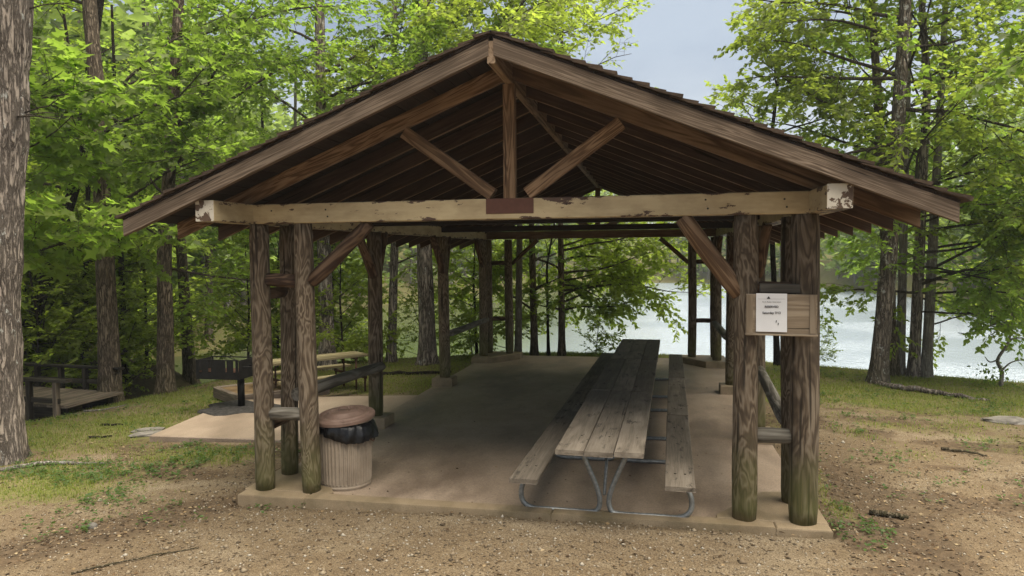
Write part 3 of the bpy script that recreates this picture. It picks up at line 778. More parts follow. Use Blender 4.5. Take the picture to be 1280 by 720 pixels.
def bridge():
    t = empty('footbridge', 'low dark timber footbridge crossing the ravine behind the big grey trunk', 'footbridge', (-11, 4.5, -.2))
    ya, yb_ = 3.88, 5.15
    def Y(x, y): return y-.10*(x+8.9)
    n = 34
    for i in range(n):
        x = -8.85-.15*i
        timber('deck_plank', (x, Y(x, ya-.05), -.125+.0*i), (x, Y(x, yb_+.05), -.125), .142, .045, 'deck', t, ch=.004, seed=i % 4)
    for y in (ya+.1, yb_-.1): timber('bearer', (-8.95, Y(-8.95, y), -.26), (-13.9, Y(-13.9, y), -.26), .12, .22, 'bridge', t)
    for k, y in ((0, ya-.08), (1, yb_+.08)):
        x1 = -8.95 if k == 0 else -9.1
        timber('hand_rail', (x1+.25, Y(x1, y), .34), (-13.9, Y(-13.9, y), .34), .14, .05, 'bridge', t, ch=.006)
        timber('kerb_rail', (x1+.05, Y(x1, y)+.0, .06 if k else -.02), (-13.9, Y(-13.9, y), .06 if k else -.02), .045, .09, 'bridge', t, ch=.006)
        for i in range(8):
            x = x1-.02-.62*i
            timber('rail_post', (x, Y(x, y), -.5), (x, Y(x, y), .314), .09, .09, 'bridge' if k or i else 'deck', t, up=(0, 1, 0), ch=.006)
    for x in (-9.6, -12.9):
        for y in (ya, yb_): timber('pile', (x, Y(x, y), -1.7), (x, Y(x, y), -.372), .16, .16, 'bridge', t, up=(0, 1, 0))
        timber('sway_brace', (x, Y(x, ya)-.1, -.45), (x, Y(x, yb_)-.1, -1.1), .05, .12, 'bridge', t)
bridge()

# ------------------------------------------------------------------ trees
LEAFQ = np.array([(0, 0, 0), (.46, -.31, .06), (1, 0, -.06), (.46, .31, .06)])
LEAFF = np.array([(0, 1, 2), (0, 2, 3)])
LOBE = np.array([(0, 0, 0), (.05, -.30, .03), (.30, -.16, 0), (.48, -.48, .05), (.60, -.15, 0), (1, 0, -.08), (.60, .15, 0), (.48, .48, .05), (.30, .16, 0), (.05, .30, .03)])
LOBEF = np.array([(0, 1, 2, 4), (2, 3, 4, 4), (0, 4, 5, 6), (0, 6, 8, 9), (6, 7, 8, 8)])
def norm(v): return v/np.maximum(1e-9, np.linalg.norm(v, axis=-1, keepdims=True))
def leaf_mesh(pos, dirs, nrm, size, mat, lobed=False, asp=1.):
    x = norm(dirs); y = norm(np.cross(nrm, x)); z = np.cross(x, y)
    T = (LOBE if lobed else LEAFQ)*np.array((1, asp, 1)); s = size[:, None, None]
    V = pos[:, None, :]+s*(T[None, :, 0:1]*x[:, None, :]+T[None, :, 1:2]*y[:, None, :]+T[None, :, 2:3]*z[:, None, :])
    k = len(T); off = (np.arange(len(pos))*k)[:, None, None]
    if lobed:
        tri = np.array([(0, 1, 2), (0, 2, 4), (2, 3, 4), (0, 4, 5), (0, 5, 6), (0, 6, 8), (6, 7, 8), (0, 8, 9)])
        return npmesh('crown', V.reshape(-1, 3), (tri[None]+off).reshape(-1, 3), mat)
    return npmesh('crown', V.reshape(-1, 3), (LEAFF[None]+off).reshape(-1, 3), mat)
class Tubes:
    def __init__(s): s.V = []; s.F = []; s.n = 0
    def add(s, pts, rad, sides):
        pts = np.asarray(pts, float); rad = np.asarray(rad, float); m = len(pts)
        tg = norm(np.gradient(pts, axis=0)); ref = np.array((.31, .77, .55)); u = norm(np.cross(tg, ref)); v = np.cross(tg, u)
        a = np.arange(sides)*2*math.pi/sides
        R = pts[:, None, :]+rad[:, None, None]*(np.cos(a)[None, :, None]*u[:, None, :]+np.sin(a)[None, :, None]*v[:, None, :])
        i = np.arange(m*sides).reshape(m, sides)+s.n
        j = np.roll(i, -1, 1)
        s.F.append(np.stack([i[:-1], j[:-1], j[1:], i[1:]], -1).reshape(-1, 4)); s.V.append(R.reshape(-1, 3)); s.n += m*sides
    def mesh(s, name, mat): return npmesh(name, np.concatenate(s.V), np.concatenate(s.F), mat, smooth=True)
def branch(r, p, d, L, n, wob, up):
    pts = [np.array(p, float)]; d = np.array(d, float)/np.linalg.norm(d)
    for i in range(n):
        d = d+r.normal(0, wob, 3); d[2] += up*(.4+1.6*i/n); d /= np.linalg.norm(d)
        pts.append(pts[-1]+d*L/n)
    return np.array(pts)
def at(pts, t):
    k = t*(len(pts)-1); i = min(int(k), len(pts)-2); f = k-i
    return pts[i]*(1-f)+pts[i+1]*f, norm(pts[i+1]-pts[i])
UPZ = np.array((0, 0, 1.))
def trunk_mesh(r, path, H, r0, sides, ring, mat, ridge, flare_=.4):
    zs = np.concatenate([np.arange(0, .6, ring*.6), np.arange(.6, H*.97, ring)]); P = np.array([at_path(path, z) for z in zs])
    rad = r0*(1-.72*(zs/H)**.9)+r0*flare_*np.exp(-zs/.22)
    a = np.arange(sides)*2*math.pi/sides; A, Zz = np.meshgrid(a, zs)
    k = 9.
    nz = vnoise(np.cos(A)*k*.55+31*r0, np.sin(A)*k*.55, Zz*1.1, 5)+.5*vnoise(np.cos(A)*k*1.3, np.sin(A)*k*1.3, Zz*2.6, 6)
    flare = .16*np.exp(-Zz/.3)*np.sin(A*5+r0*40)
    lump = .05*np.sin(2*A+Zz*.6)+.10*(vnoise(np.cos(A)+3, np.sin(A), Zz*.8, 8)-.5)
    R = rad[:, None]*(1+flare+lump)+ridge*(np.abs(nz-.75)*2-.35)
    V = np.stack([P[:, 0][:, None]+R*np.cos(A), P[:, 1][:, None]+R*np.sin(A), Zz+0*R], -1).reshape(-1, 3)
    i = np.arange(len(zs)*sides).reshape(len(zs), sides); j = np.roll(i, -1, 1)
    F = np.stack([i[:-1], j[:-1], j[1:], i[1:]], -1).reshape(-1, 4)
    return npmesh('trunk', V, F, mat, smooth=True)
def at_path(path, z):
    zz = [p[2] for p in path]
    return (np.interp(z, zz, [p[0] for p in path]), np.interp(z, zz, [p[1] for p in path]), z)
def tree_parts(seed, H, r0, path=None, lo=.25, spread=4., nl=13, leaf=.13, lm='leaf', bark='bark_brown', ridge=.012, sides=24, ring=.16, lobed=False,
               elev=(14, 58), dens=1., extra=(), bare=(), keep=None, droop=-.02, sep=True, azr=None, topthin=0., flare=.4):
    """meshes of one tree at the origin: trunk, limbs, crown"""
    r = np.random.default_rng(seed); path = path or [(0, 0, 0), (r.normal(0, .15), r.normal(0, .15), H*.5), (r.normal(0, .3), r.normal(0, .3), H)]
    tm = trunk_mesh(r, path, H, r0, sides, ring, MAT[bark], ridge, flare)
    specs = []
    az = r.uniform(0, 6.28)
    for i in range(nl):
        t = i/max(1, nl-1); z = H*(lo+(.96-lo)*t**1.1); az += 2.4+r.normal(0, .35)
        a = az if azr is None else r.uniform(*azr)
        prof = (1-.75*t)*(.75+.25*min(1, t*6+.4))
        specs.append((z, a, spread*prof*r.uniform(.75, 1.15), math.radians(elev[0]+(elev[1]-elev[0])*t+r.normal(0, 7)), True))
    specs += [(*e, True) for e in extra]+[(*e, False) for e in bare]
    limbs = []; LP, LD, LN = [], [], []
    for z, a, L, el, leafy in specs:
        tb = Tubes(); p0 = np.array(at_path(path, z)); d = np.array((math.cos(a)*math.cos(el), math.sin(a)*math.cos(el), math.sin(el)))
        rb = max(.009, min(r0*.36, .0085*L+.007)); n = max(5, int(L*2.2))
        pts = branch(r, p0, d, L, n, .11, droop)
        if keep is not None:
            bad = [i for i, q in enumerate(pts) if not keep(q)]
            if bad and bad[0] < 2: continue
            if bad: pts = pts[:max(3, bad[0])]; L *= (len(pts)-1)/n; n = len(pts)-1
        tb.add(pts, np.linspace(rb, .006, n+1), 7)
        nsec = max(3, int(L*3.3*dens)); side = 1
        for k in range(nsec):
            t = .16+.84*(k+r.uniform(0, .8))/nsec
            if t > 1: t = 1.
            q, dd = at(pts, t); side = -side
            hor = norm(np.cross(dd, UPZ))*side
            sd_ = norm(dd*r.uniform(.35, .8)+hor*r.uniform(.4, 1.)+UPZ*r.normal(.08, .5))
            l2 = max(.45, (.22+.40*(1-t))*L*r.uniform(.55, 1.1)); l2 = min(l2, 2.3)
            m2 = max(3, int(l2*3)); p2 = branch(r, q, sd_, l2, m2, .13, -.02)
            if keep is not None and not (keep(p2[-1]) and keep(p2[len(p2)//2])): continue
            tb.add(p2, np.linspace(max(.005, rb*.32*(1-.5*t)), .003, m2+1), 4)
            if not leafy: continue
            nt_ = max(3, int(l2*6.2*dens)); s2 = 1
            for h in range(nt_+1):
                tt = min(1., .22+.78*(h+r.uniform(0, .7))/nt_); q2, d2 = at(p2, tt); s2 = -s2
                if keep is not None and not keep(q2): continue
                hor2 = norm(np.cross(d2, UPZ))*s2
                d3 = norm(d2*r.uniform(.4, 1.)+hor2*r.uniform(.3, .9)+UPZ*r.normal(-.05, .42)); l3 = r.uniform(.28, .62)
                p3 = np.stack([q2, q2+d3*l3*.5, q2+d3*l3+np.array((0, 0, -.05*l3))])
                tb.add(p3, [.004, .003, .0015], 3)
                hi = z > 9.5; thin = hi or (topthin and z > topthin)
                nlv = max(3, int(l3/(leaf*.29)*((.2 if topthin and not hi else .45) if thin else 1.)))
                tl = (np.arange(nlv)+r.uniform(.2, .8, nlv))/nlv; tl = .12+.9*tl
                pos = q2+d3*l3*tl[:, None]+r.normal(0, .018, (nlv, 3)); sgn = np.where(np.arange(nlv) % 2, 1., -1.)[:, None]
                hor3 = norm(np.cross(d3, UPZ)); an = r.uniform(.35, 1.15, nlv)[:, None]
                ld = d3*np.cos(an)+hor3*sgn*np.sin(an)+UPZ*r.normal(-.22, .25, nlv)[:, None]
                LP.append(pos); LD.append(ld); LN.append(norm(UPZ+r.normal(0, .6, (nlv, 3))))
        limbs.append(tb)
    crown = None
    if LP:
        P, D, Nn = np.concatenate(LP), np.concatenate(LD), np.concatenate(LN)
        crown = leaf_mesh(P, D, Nn, leaf*r.uniform(.8, 1.4, len(P)), MAT[lm], lobed)
    if sep: lms = [t.mesh('limb', MAT['branch']) for t in limbs]
    else:
        al = Tubes()
        for t in limbs:
            for V, F in zip(t.V, t.F): al.V.append(V); al.F.append(F-F.min()+al.n); al.n += len(V)
        lms = [al.mesh('limb', MAT['branch'])]
    return tm, lms, crown
def make_tree(name, label, x, y, parts, cat='tree', group=None, rz=0., sc=1., dz=-.06):
    tm, lms, crown = parts
    t = empty(name, label, cat, (x, y, gz(x, y)+dz), rz, group); t.scale = (sc, sc, sc)
    for nm, me, k in [('trunk', tm, None)]+[('limb', m, None) for m in lms]+([('crown', crown, 'stuff')] if crown else []):
        o = bpy.data.objects.new(nm, me); COL.objects.link(o); o.parent = t; setp(o, kind=k)
    return t
def skygap(x, y):
    """the clearing over the shelter and the lake inlet where nothing grows across (a wedge of open air seen from the gravel)"""
    base = np.array((x, y, gz(x, y)))
    def f(q):
        p = q+base-CAM; a = math.degrees(math.atan2(p[0], p[1])); e = math.degrees(math.atan2(p[2], math.hypot(p[0], p[1])))
        wdt = 2.6 if e > 12 else 0
        c = 3.0+.25*(20-e)*.3
        if abs(a-c) < wdt*min(1, (e-10)/5): return False
        if abs(a+39.6) < 1.0 and e > 13: return False
        # keep clear of the roof
        w_ = q+base
        if abs(w_[0]) < 4.1 and -1.3 < w_[1] < 11.6 and w_[2] < RU-SL*abs(w_[0])+1.0: return False
        return True
    return f
def T(name, label, x, y, seed, **k):
    rz = k.pop('rz', 0.); group = k.pop('group', None)
    make_tree(name, label, x, y, tree_parts(seed, keep=skygap(x, y), **k), 'tree', group)
rad = math.radians
# by the footbridge and along the bank
T('oak_tree', 'huge grey furrowed trunk flecked with lichen at the edge of the gravel', -7.27, 1.0, 11, H=18, r0=.36, flare=.16, path=[(0, 0, 0), (.07, 0, 2.1), (.32, 0, 4.2), (.48, 0, 5.9), (1.1, .3, 18)],
  lo=.42, spread=5.5, nl=11, bark='bark_grey', ridge=.042, sides=72, ring=.06, leaf=.15, bare=((5.9, rad(35), .75, rad(28)), (4.6, rad(15), .9, rad(4)), (4.55, rad(-20), 1.1, rad(0))))
T('forked_tree', 'brown trunk forking high up beside the end of the footbridge', -9.15, 5.3, 12, H=16, azr=(rad(-25), rad(205)), r0=.20, path=[(0, 0, 0), (-.08, 0, 5.7), (-.3, .1, 8), (-.5, .2, 16)],
  lo=.24, spread=4.2, nl=14, ridge=.02, sides=40, ring=.09, leaf=.16, lobed=True, extra=((5.6, rad(35), 3.6, rad(74)), (3.4, rad(-10), 2.6, rad(6)), (4.2, rad(-60), 2.6, rad(10))))
T('leaning_tree', 'straight brown trunk leaning slightly toward the shelter eave, next past the forked tree', -8.7, 6.3, 13, H=16, azr=(rad(-25), rad(205)), r0=.165, path=[(0, 0, 0), (.06, 0, 3), (.55, 0, 8), (1.0, .2, 16)],
  lo=.26, spread=4.4, nl=14, ridge=.016, sides=36, ring=.1, leaf=.115, extra=((5.5, rad(5), 3.4, rad(40)), (4.4, rad(-30), 3.2, rad(8)), (2.7, rad(10), 2.5, rad(-2))))
T('dark_tree', 'dark rough trunk rising behind the pale wooden picnic table', -6.6, 9.5, 14, H=16, azr=(rad(-25), rad(205)), r0=.19, path=[(0, 0, 0), (-.05, 0, 5), (0, 0, 16)], lo=.22, spread=4.8, nl=18, bark='bark_grey', ridge=.018, sides=36, ring=.1, leaf=.115, dens=1.1,
  extra=((5.5, rad(10), 4.4, rad(30)), (6.5, rad(-20), 4.4, rad(25)), (7.3, rad(15), 4.6, rad(20))))
T('stout_tree', 'stout grey-brown trunk at the water edge between two side posts of the shelter', -4.28, 10.35, 15, H=16, azr=(rad(-25), rad(205)), r0=.215, path=[(0, 0, 0), (-.08, 0, 4), (.1, 0, 16)], lo=.30, spread=5.6, nl=22, bark='bark_grey', ridge=.02, sides=40, ring=.1, dens=1.15,
  leaf=.115, lm='leaf_yellow', extra=((5.2, rad(10), 5.0, rad(22)), (6.3, rad(-15), 5.2, rad(20)), (7.4, rad(20), 5.4, rad(18))))
T('slim_tree', 'slim grey trunk tilting beside the stout bank trunk', -5.42, 10.75, 16, H=13, r0=.12, path=[(0, 0, 0), (.14, 0, 3), (.3, 0, 13)], lo=.2, spread=3.6, nl=13, bark='bark_grey', ridge=.012, leaf=.112, lm='leaf_yellow')
T('pale_tree', 'thin whitish trunk close behind the corner post of the shelter by the lake', -2.2, 11.55, 17, H=12, r0=.095, path=[(0, 0, 0), (.08, 0, 4), (.2, 0, 12)], lo=.25, spread=3.4, nl=12, bark='bark_pale', ridge=.004, leaf=.112)
T('bank_tree', 'dark trunk at the water beside the pale one, wrapped in hanging foliage', -1.85, 12.1, 18, H=11, r0=.10, lo=.12, spread=3.6, nl=15, bark='bark_brown', ridge=.008, leaf=.115, lm='leaf_yellow', dens=1.05, topthin=3.2,
  extra=((1.9, rad(40), 2.4, rad(10)), (2.6, rad(75), 3., rad(8)), (3.2, rad(20), 3., rad(8))))
T('bank_tree', 'bank trunk farther out with yellow-green boughs drooping over the lake beyond the tables', -1.12, 12.2, 19, H=11, r0=.095, lo=.12, spread=3.9, nl=15, bark='bark_brown', ridge=.008, leaf=.115, lm='leaf_yellow', droop=-.035, dens=1.05, topthin=3.4,
  extra=((1.3, rad(25), 2.6, rad(12)), (1.5, rad(50), 3.2, rad(12)), (2.1, rad(-8), 2.9, rad(8)), (2.6, rad(60), 3.4, rad(10)), (3.8, rad(10), 3.3, rad(12)), (1.7, rad(15), 2.7, rad(8)), (2.3, rad(35), 3.3, rad(8)), (2.9, rad(5), 3.2, rad(8)), (3.4, rad(25), 3.2, rad(10)), (2.0, rad(55), 2.6, rad(6))))
T('sapling', 'very thin dark stem standing between the two leafy bank trunks', -1.5, 12.25, 20, H=5, r0=.045, lo=.3, spread=1.6, nl=9, bark='bark_dark', ridge=.002, sides=10, leaf=.12)
T('lichen_tree', 'tall trunk speckled with white lichen on the lake lawn, twisted collar at its foot', 5.88, 9.15, 21, H=17, azr=(rad(-25), rad(205)), r0=.175, path=[(0, 0, 0), (.2, 0, 3), (.42, 0, 7.6), (.6, 0, 17)], lo=.27, spread=5.0, nl=18, dens=1.0, bark='bark_lichen', ridge=.016, sides=40, ring=.09,
  leaf=.115, lm='leaf_yellow', elev=(4, 40), extra=((6.3, rad(175), 4.3, rad(-2)), (5.0, rad(200), 3.6, rad(-4)), (6.9, rad(10), 3.2, rad(12)), (6.2, rad(-20), 3.4, rad(2)), (3.4, rad(-5), 2.4, rad(8)), (7.5, rad(190), 4.5, rad(10))))
T('broken_tree', 'darker trunk just behind the lichen speckled one, leaning away from it as it rises', 6.52, 10.35, 22, H=13, azr=(rad(-25), rad(205)), r0=.14, path=[(0, 0, 0), (-.16, 0, 3), (-.5, 0, 8), (-.9, 0, 13)], lo=.3, spread=4.6, nl=13, bark='bark_brown', ridge=.014, sides=32, ring=.1,
  leaf=.115, lm='leaf_yellow', extra=((4.9, rad(170), 3.6, rad(25)), (5.8, rad(200), 3.5, rad(10))))
T('twin_tree', 'first of the three tight grey trunks on the bank next to the lichen speckled tree', 6.70, 10.45, 23, H=13, r0=.10, lo=.25, spread=3.9, nl=13, bark='bark_pale', ridge=.006, leaf=.112, group='tight clump of bank trunks')
T('twin_tree', 'middle of the three tight grey trunks on the bank', 6.93, 10.3, 24, H=13, r0=.125, lo=.16, spread=3.8, nl=14, bark='bark_grey', ridge=.008, leaf=.112, group='tight clump of bank trunks',
  extra=((2.2, rad(-70), 2.2, rad(4)), (1.8, rad(0), 2.0, rad(0)), (2.8, rad(-20), 2.6, rad(6)), (2.5, rad(-45), 2.4, rad(0)), (1.5, rad(-30), 1.7, rad(5)), (3.2, rad(-60), 2.5, rad(5)), (2.6, rad(215), 1.8, rad(0))))
T('twin_tree', 'last of the three tight grey trunks, nearest the bare crooked shrub', 7.18, 10.3, 25, H=12, r0=.115, path=[(0, 0, 0), (.1, 0, 3), (.4, 0, 12)], lo=.16, spread=4.2, nl=15, bark='bark_pale', ridge=.006, leaf=.112, lm='leaf_yellow', group='tight clump of bank trunks',
  extra=((1.9, rad(-15), 2.4, rad(-2)), (2.4, rad(15), 3.0, rad(2)), (1.5, rad(-5), 2.2, rad(2)), (2.9, rad(-30), 2.8, rad(2)), (3.3, rad(0), 3.2, rad(5)), (1.2, rad(20), 1.6, rad(8))))
T('thin_tree', 'thin straight trunk seen in the gap under the notice board', 4.25, 11.4, 26, H=10, r0=.075, lo=.3, spread=3.2, nl=13, bark='bark_dark', ridge=.004, sides=14, leaf=.112, lm='leaf_yellow')
T('slanting_tree', 'dark trunk slanting over the ravine behind the footbridge', -13.3, 7.2, 27, H=11, r0=.19, path=[(0, 0, 0), (.25, 0, 1.0), (.75, 0, 2.2), (1.7, 0, 4.5), (3.0, 0, 11)], lo=.35, spread=3.6, nl=10, bark='bark_dark', ridge=.012, leaf=.115, lm='leaf_dark')
for i, (x, y, lb) in enumerate(((-12.9, 8.7, 'thin dead-limbed dark trunk behind the middle of the footbridge'), (-12.1, 9.2, 'thin dark trunk nearer the bridge end, with bare side twigs'),
                                (-9.6, 11.6, 'slender dark stem in the woods just past the leaning brown trunk'), (-8.9, 12.2, 'slender grey stem behind the black grill'))):
    T('slender_tree', lb, x, y, 30+i, H=10, r0=.09 if i < 3 else .11, lo=.5, spread=2.6, nl=8, bark='bark_dark' if i < 3 else 'bark_pale', ridge=.004, sides=14, leaf=.115, lm='leaf_dark',
      bare=tuple((1.2+.34*k, k*2.4+i, 1.5, rad(3)) for k in range(9)))
T('maple_tree', 'low leafy maple spreading large leaves beside the huge grey trunk', -9.3, 2.6, 40, H=9, r0=.10, path=[(0, 0, 0), (0, 0, 9)], lo=.30, spread=2.7, nl=14, bark='bark_brown', ridge=.004, leaf=.20, lobed=True, lm='leaf', elev=(0, 30),
  extra=((3.2, rad(10), 1.9, rad(5)), (4.2, rad(-5), 2.2, rad(5)), (5.2, rad(10), 2.4, rad(4))))
T('maple_tree', 'maple at the frame edge dangling large dark leaves over the lawn', 9.6, 4.4, 41, H=11, r0=.14, lo=.45, spread=3.4, nl=10, bark='bark_brown', ridge=.008, leaf=.20, lobed=True, lm='leaf', extra=((5.9, rad(165), 2.9, rad(8)), (6.4, rad(185), 2.8, rad(8))))

def copy_tree(src, name_, label, x, y, rz, sc, group, dz=-.1):
    c = src.copy(); COL.objects.link(c)
    c.location = (x, y, gz(x, y)+dz); c.rotation_euler = (0, 0, rz); c.scale = (sc,)*3
    c['label'] = label; c['group'] = group
    for ch in src.children:
        d = ch.copy(); COL.objects.link(d); d.parent = c
    return c
PROT = {
    'tall': tree_parts(101, 17, .20, lo=.25, spread=4.6, nl=14, leaf=.165, lm='leaf', bark='bark_brown', sides=18, ring=.3, sep=False, dens=1., topthin=6.),
    'mid': tree_parts(102, 13, .14, lo=.2, spread=4.2, nl=14, leaf=.155, lm='leaf_yellow', bark='bark_grey', sides=16, ring=.3, sep=False, dens=1., topthin=6.),
    'dusky': tree_parts(103, 14, .16, lo=.18, spread=4.2, nl=14, leaf=.155, lm='leaf', bark='bark_dark', sides=16, ring=.3, sep=False, dens=1., topthin=6.),
    'bushy': tree_parts(104, 5.0, .05, lo=.10, spread=2.5, nl=14, leaf=.13, lm='leaf_yellow', bark='bark_dark', sides=10, ring=.3, sep=False, dens=1.05),
    'low': tree_parts(105, 3.6, .04, lo=.08, spread=2.0, nl=13, leaf=.112, lm='leaf_yellow', bark='bark_dark', sides=10, ring=.3, sep=False, dens=1.05),
}
FIRST = {}
LB = {'tall': ('forest_tree', 'tall green woodland tree', 'tall trees of the woods'), 'mid': ('forest_tree', 'yellow-green woodland tree', 'yellow-green trees of the woods'),
      'dusky': ('forest_tree', 'dusky dark green woodland tree', 'dusky trees of the woods'), 'bushy': ('understory_sapling', 'bushy green sapling', 'saplings under the woods'),
      'low': ('understory_shrub', 'low yellow-green shrub', 'shrubs on the wooded bank')}
MARKS = ((45, 'the huge grey trunk'), (125, 'the footbridge'), (165, 'the forked tree'), (225, 'the tilted brown tree'), (300, 'the black grill'), (395, 'the ribbed trash can posts'), (460, 'the pale wooden picnic table'),
         (510, 'the slim tilting bank tree'), (560, 'the stout bank tree'), (650, 'the pale thin bank tree'), (800, 'the hanging bank boughs'), (850, 'the lake end of the tables'), (930, 'the rear shelter posts'),
         (1030, 'the notice board'), (1120, 'the lichen speckled tree'), (1180, 'the tight trunk clump'), (9999, 'the crooked shrub'))
ORD = ('nearest', 'second', 'third', 'fourth', 'fifth', 'sixth', 'seventh', 'eighth', 'ninth', 'tenth', 'eleventh', 'twelfth', 'thirteenth', 'fourteenth')
PLACED = []
def put(kind, x, y, rz, sc, lab=None, grp=None):
    nm, lb, g = LB[kind]; lb = lab or lb; g = grp or g
    if kind not in FIRST:
        t = FIRST[kind] = make_tree(nm, lb, x, y, PROT[kind], 'tree' if kind in ('tall', 'mid', 'dusky') else 'shrub', g, rz, sc, -.1)
    else: t = copy_tree(FIRST[kind], nm, lb, x, y, rz, sc, g)
    p = np.array((x, y, gz(x, y)))-CAM; px = 640+FPX*(p@RGT)/(p@FWD)
    PLACED.append((lb, next(m for lim, m in MARKS if px < lim), float(np.linalg.norm(p)), t)); return t
def name_placed():
    groups = {}
    for lb, mk, d, t in PLACED: groups.setdefault((lb, mk), []).append((d, t))
    for (lb, mk), v in groups.items():
        for k, (d, t) in enumerate(sorted(v, key=lambda q: q[0])):
            t['label'] = '%s%s behind %s' % (lb, '' if len(v) == 1 else ', %s back' % ORD[min(k, 13)], mk)
r = np.random.default_rng(77)
def pol(th, d): a = rad(th); return CAM[0]+d*math.sin(a), CAM[1]+d*math.cos(a)
wood_spots = []
for k in range(600):
    if len(wood_spots) >= 30: break
    th = r.uniform(-62, -27); d = r.uniform(21, 46); x, y = pol(th, d)
    if terrain(x, y) < WATER_Z+.2: continue
    if any(math.hypot(x-a, y-b_) < 2.6 for a, b_ in wood_spots): continue
    wood_spots.append((x, y)); put(('tall', 'mid', 'dusky', 'mid')[k % 4], x, y, r.uniform(0, 6.28), r.uniform(.8, 1.15))
for k in range(58):
    th = r.uniform(-56, -22); d = r.uniform(17.5, 30); x, y = pol(th, d)
    if terrain(x, y) < WATER_Z+.1 or (x > -11 and y < 9): continue
    put(('bushy', 'low', 'bushy')[k % 3], x, y, r.uniform(0, 6.28), r.uniform(.7, 1.1))
# far shore
for k in range(26):
    th = -24+k*2.7+r.uniform(-.8, .8); d = float(np.interp(th, FT, FR))+r.uniform(3, 9); x, y = pol(th, d)
    put(('mid', 'tall', 'mid')[k % 3], x, y, r.uniform(0, 6.28), r.uniform(.85, 1.25), ('hazy tall tree on the far lake shore', 'hazy rounded tree on the far lake shore')[k % 3 != 1],
        ('far shore tall trees', 'far shore rounded trees')[k % 3 != 1])
for x, y, k, sc_ in ((-3.55, 12.5, 'bushy', .85), (-2.75, 12.9, 'low', .8), (-5.0, 11.75, 'low', .55), (-3.6, 12.2, 'low', .45), (-.3, 13.2, 'low', .4), (5.2, 11.6, 'low', .35)):
    put(k, x, y, x*3, sc_)
name_placed()
def far_woods():
    r = np.random.default_rng(5); P, D, Nn, S = [], [], [], []; tb = Tubes(); n = 0
    while n < 640:
        th = r.uniform(-75, 62); base = float(np.interp(th, FT, FR)); d = base+2.5+r.uniform(0, 1)**2.2*80
        x, y = pol(th, d)
        z = gz(x, y)
        if z < WATER_Z+.3: continue
        n += 1; H = r.uniform(10, 17); cw = r.uniform(2.4, 4.2)
        tb.add([(x, y, z-.3), (x+r.normal(0, .2), y, z+H*.8)], [.17, .06], 5)
        m = 300 if d < 80 else 190
        # leaf clumps in lobes through the crown
        nb_ = 22; cl = np.stack([r.normal(0, .45, nb_)*cw, r.normal(0, .45, nb_)*cw, H*(.04+.96*r.beta(1.25, 1.3, nb_))], 1)
        cl[:, :2] *= (1.15-.8*(cl[:, 2:3]/H)**2)
        idx = r.integers(0, nb_, m); q = cl[idx]+r.normal(0, 1, (m, 3))*np.array((.8, .8, .5)); q[:, 2] = np.maximum(q[:, 2], r.uniform(.2, 1.5, m))
        P.append(q+np.array((x, y, z))); D.append(r.normal(0, 1, (m, 3))*np.array((1, 1, .35))); Nn.append(norm(UPZ+r.normal(0, .6, (m, 3)))); S.append(r.uniform(.45, .95, m)*(1 if d < 80 else 1.3))
    P, D, Nn, S = map(np.concatenate, (P, D, Nn, S))
    me = leaf_mesh(P, D, Nn, S, MAT['leaf_far']); link('distant_woods', me, kind='stuff')
    link('distant_trunks', tb.mesh('distant_trunks', MAT['bark_pale']), kind='stuff')
far_woods()

# bare crooked shrub by the lake
def crooked():
    x, y = 8.25, 9.35; t = empty('crooked_shrub', 'small crooked half-bare shrub at the waterline past the lawn', 'shrub', (x, y, gz(x, y)-.05))
    st = smoothpts([(0, 0, 0), (.02, 0, .35), (-.06, 0, .6), (.12, 0, .95), (.22, .05, 1.4), (.28, .05, 1.7)], 5)
    tubepath('stem', st, [.045-.03*i/(len(st)-1) for i in range(len(st))], 'bark_pale', t, 9)
    for pts in ([(.02, 0, .38), (.2, .02, .55), (.5, .05, .62)], [(.2, .04, 1.25), (-.1, 0, 1.33), (-.4, 0, 1.2), (-.62, .02, 1.28)], [(-.38, 0, 1.21), (-.55, 0, 1.12), (-.8, 0, 1.14)],
                [(.14, 0, 1.0), (.35, .05, 1.05), (.6, .1, .98)], [(-.05, 0, .6), (-.2, 0, .55), (-.3, 0, .66)]):
        q = smoothpts(pts, 4); tubepath('twig', q, [.02-.013*i/(len(q)-1) for i in range(len(q))], 'bark_pale', t, 6)
    r = np.random.default_rng(2); m = 160
    P = np.concatenate([r.normal(0, .16, (m//2, 3))+(.3, 0, 1.6), r.normal(0, .2, (m//2, 3))*(1, 1, .6)+(-.15, 0, .3)])
    o = link('foliage', leaf_mesh(P, r.normal(0, 1, (m, 3)), norm(UPZ+r.normal(0, .5, (m, 3))), r.uniform(.07, .12, m), MAT['leaf']), t, wm(t), kind='stuff')
crooked()

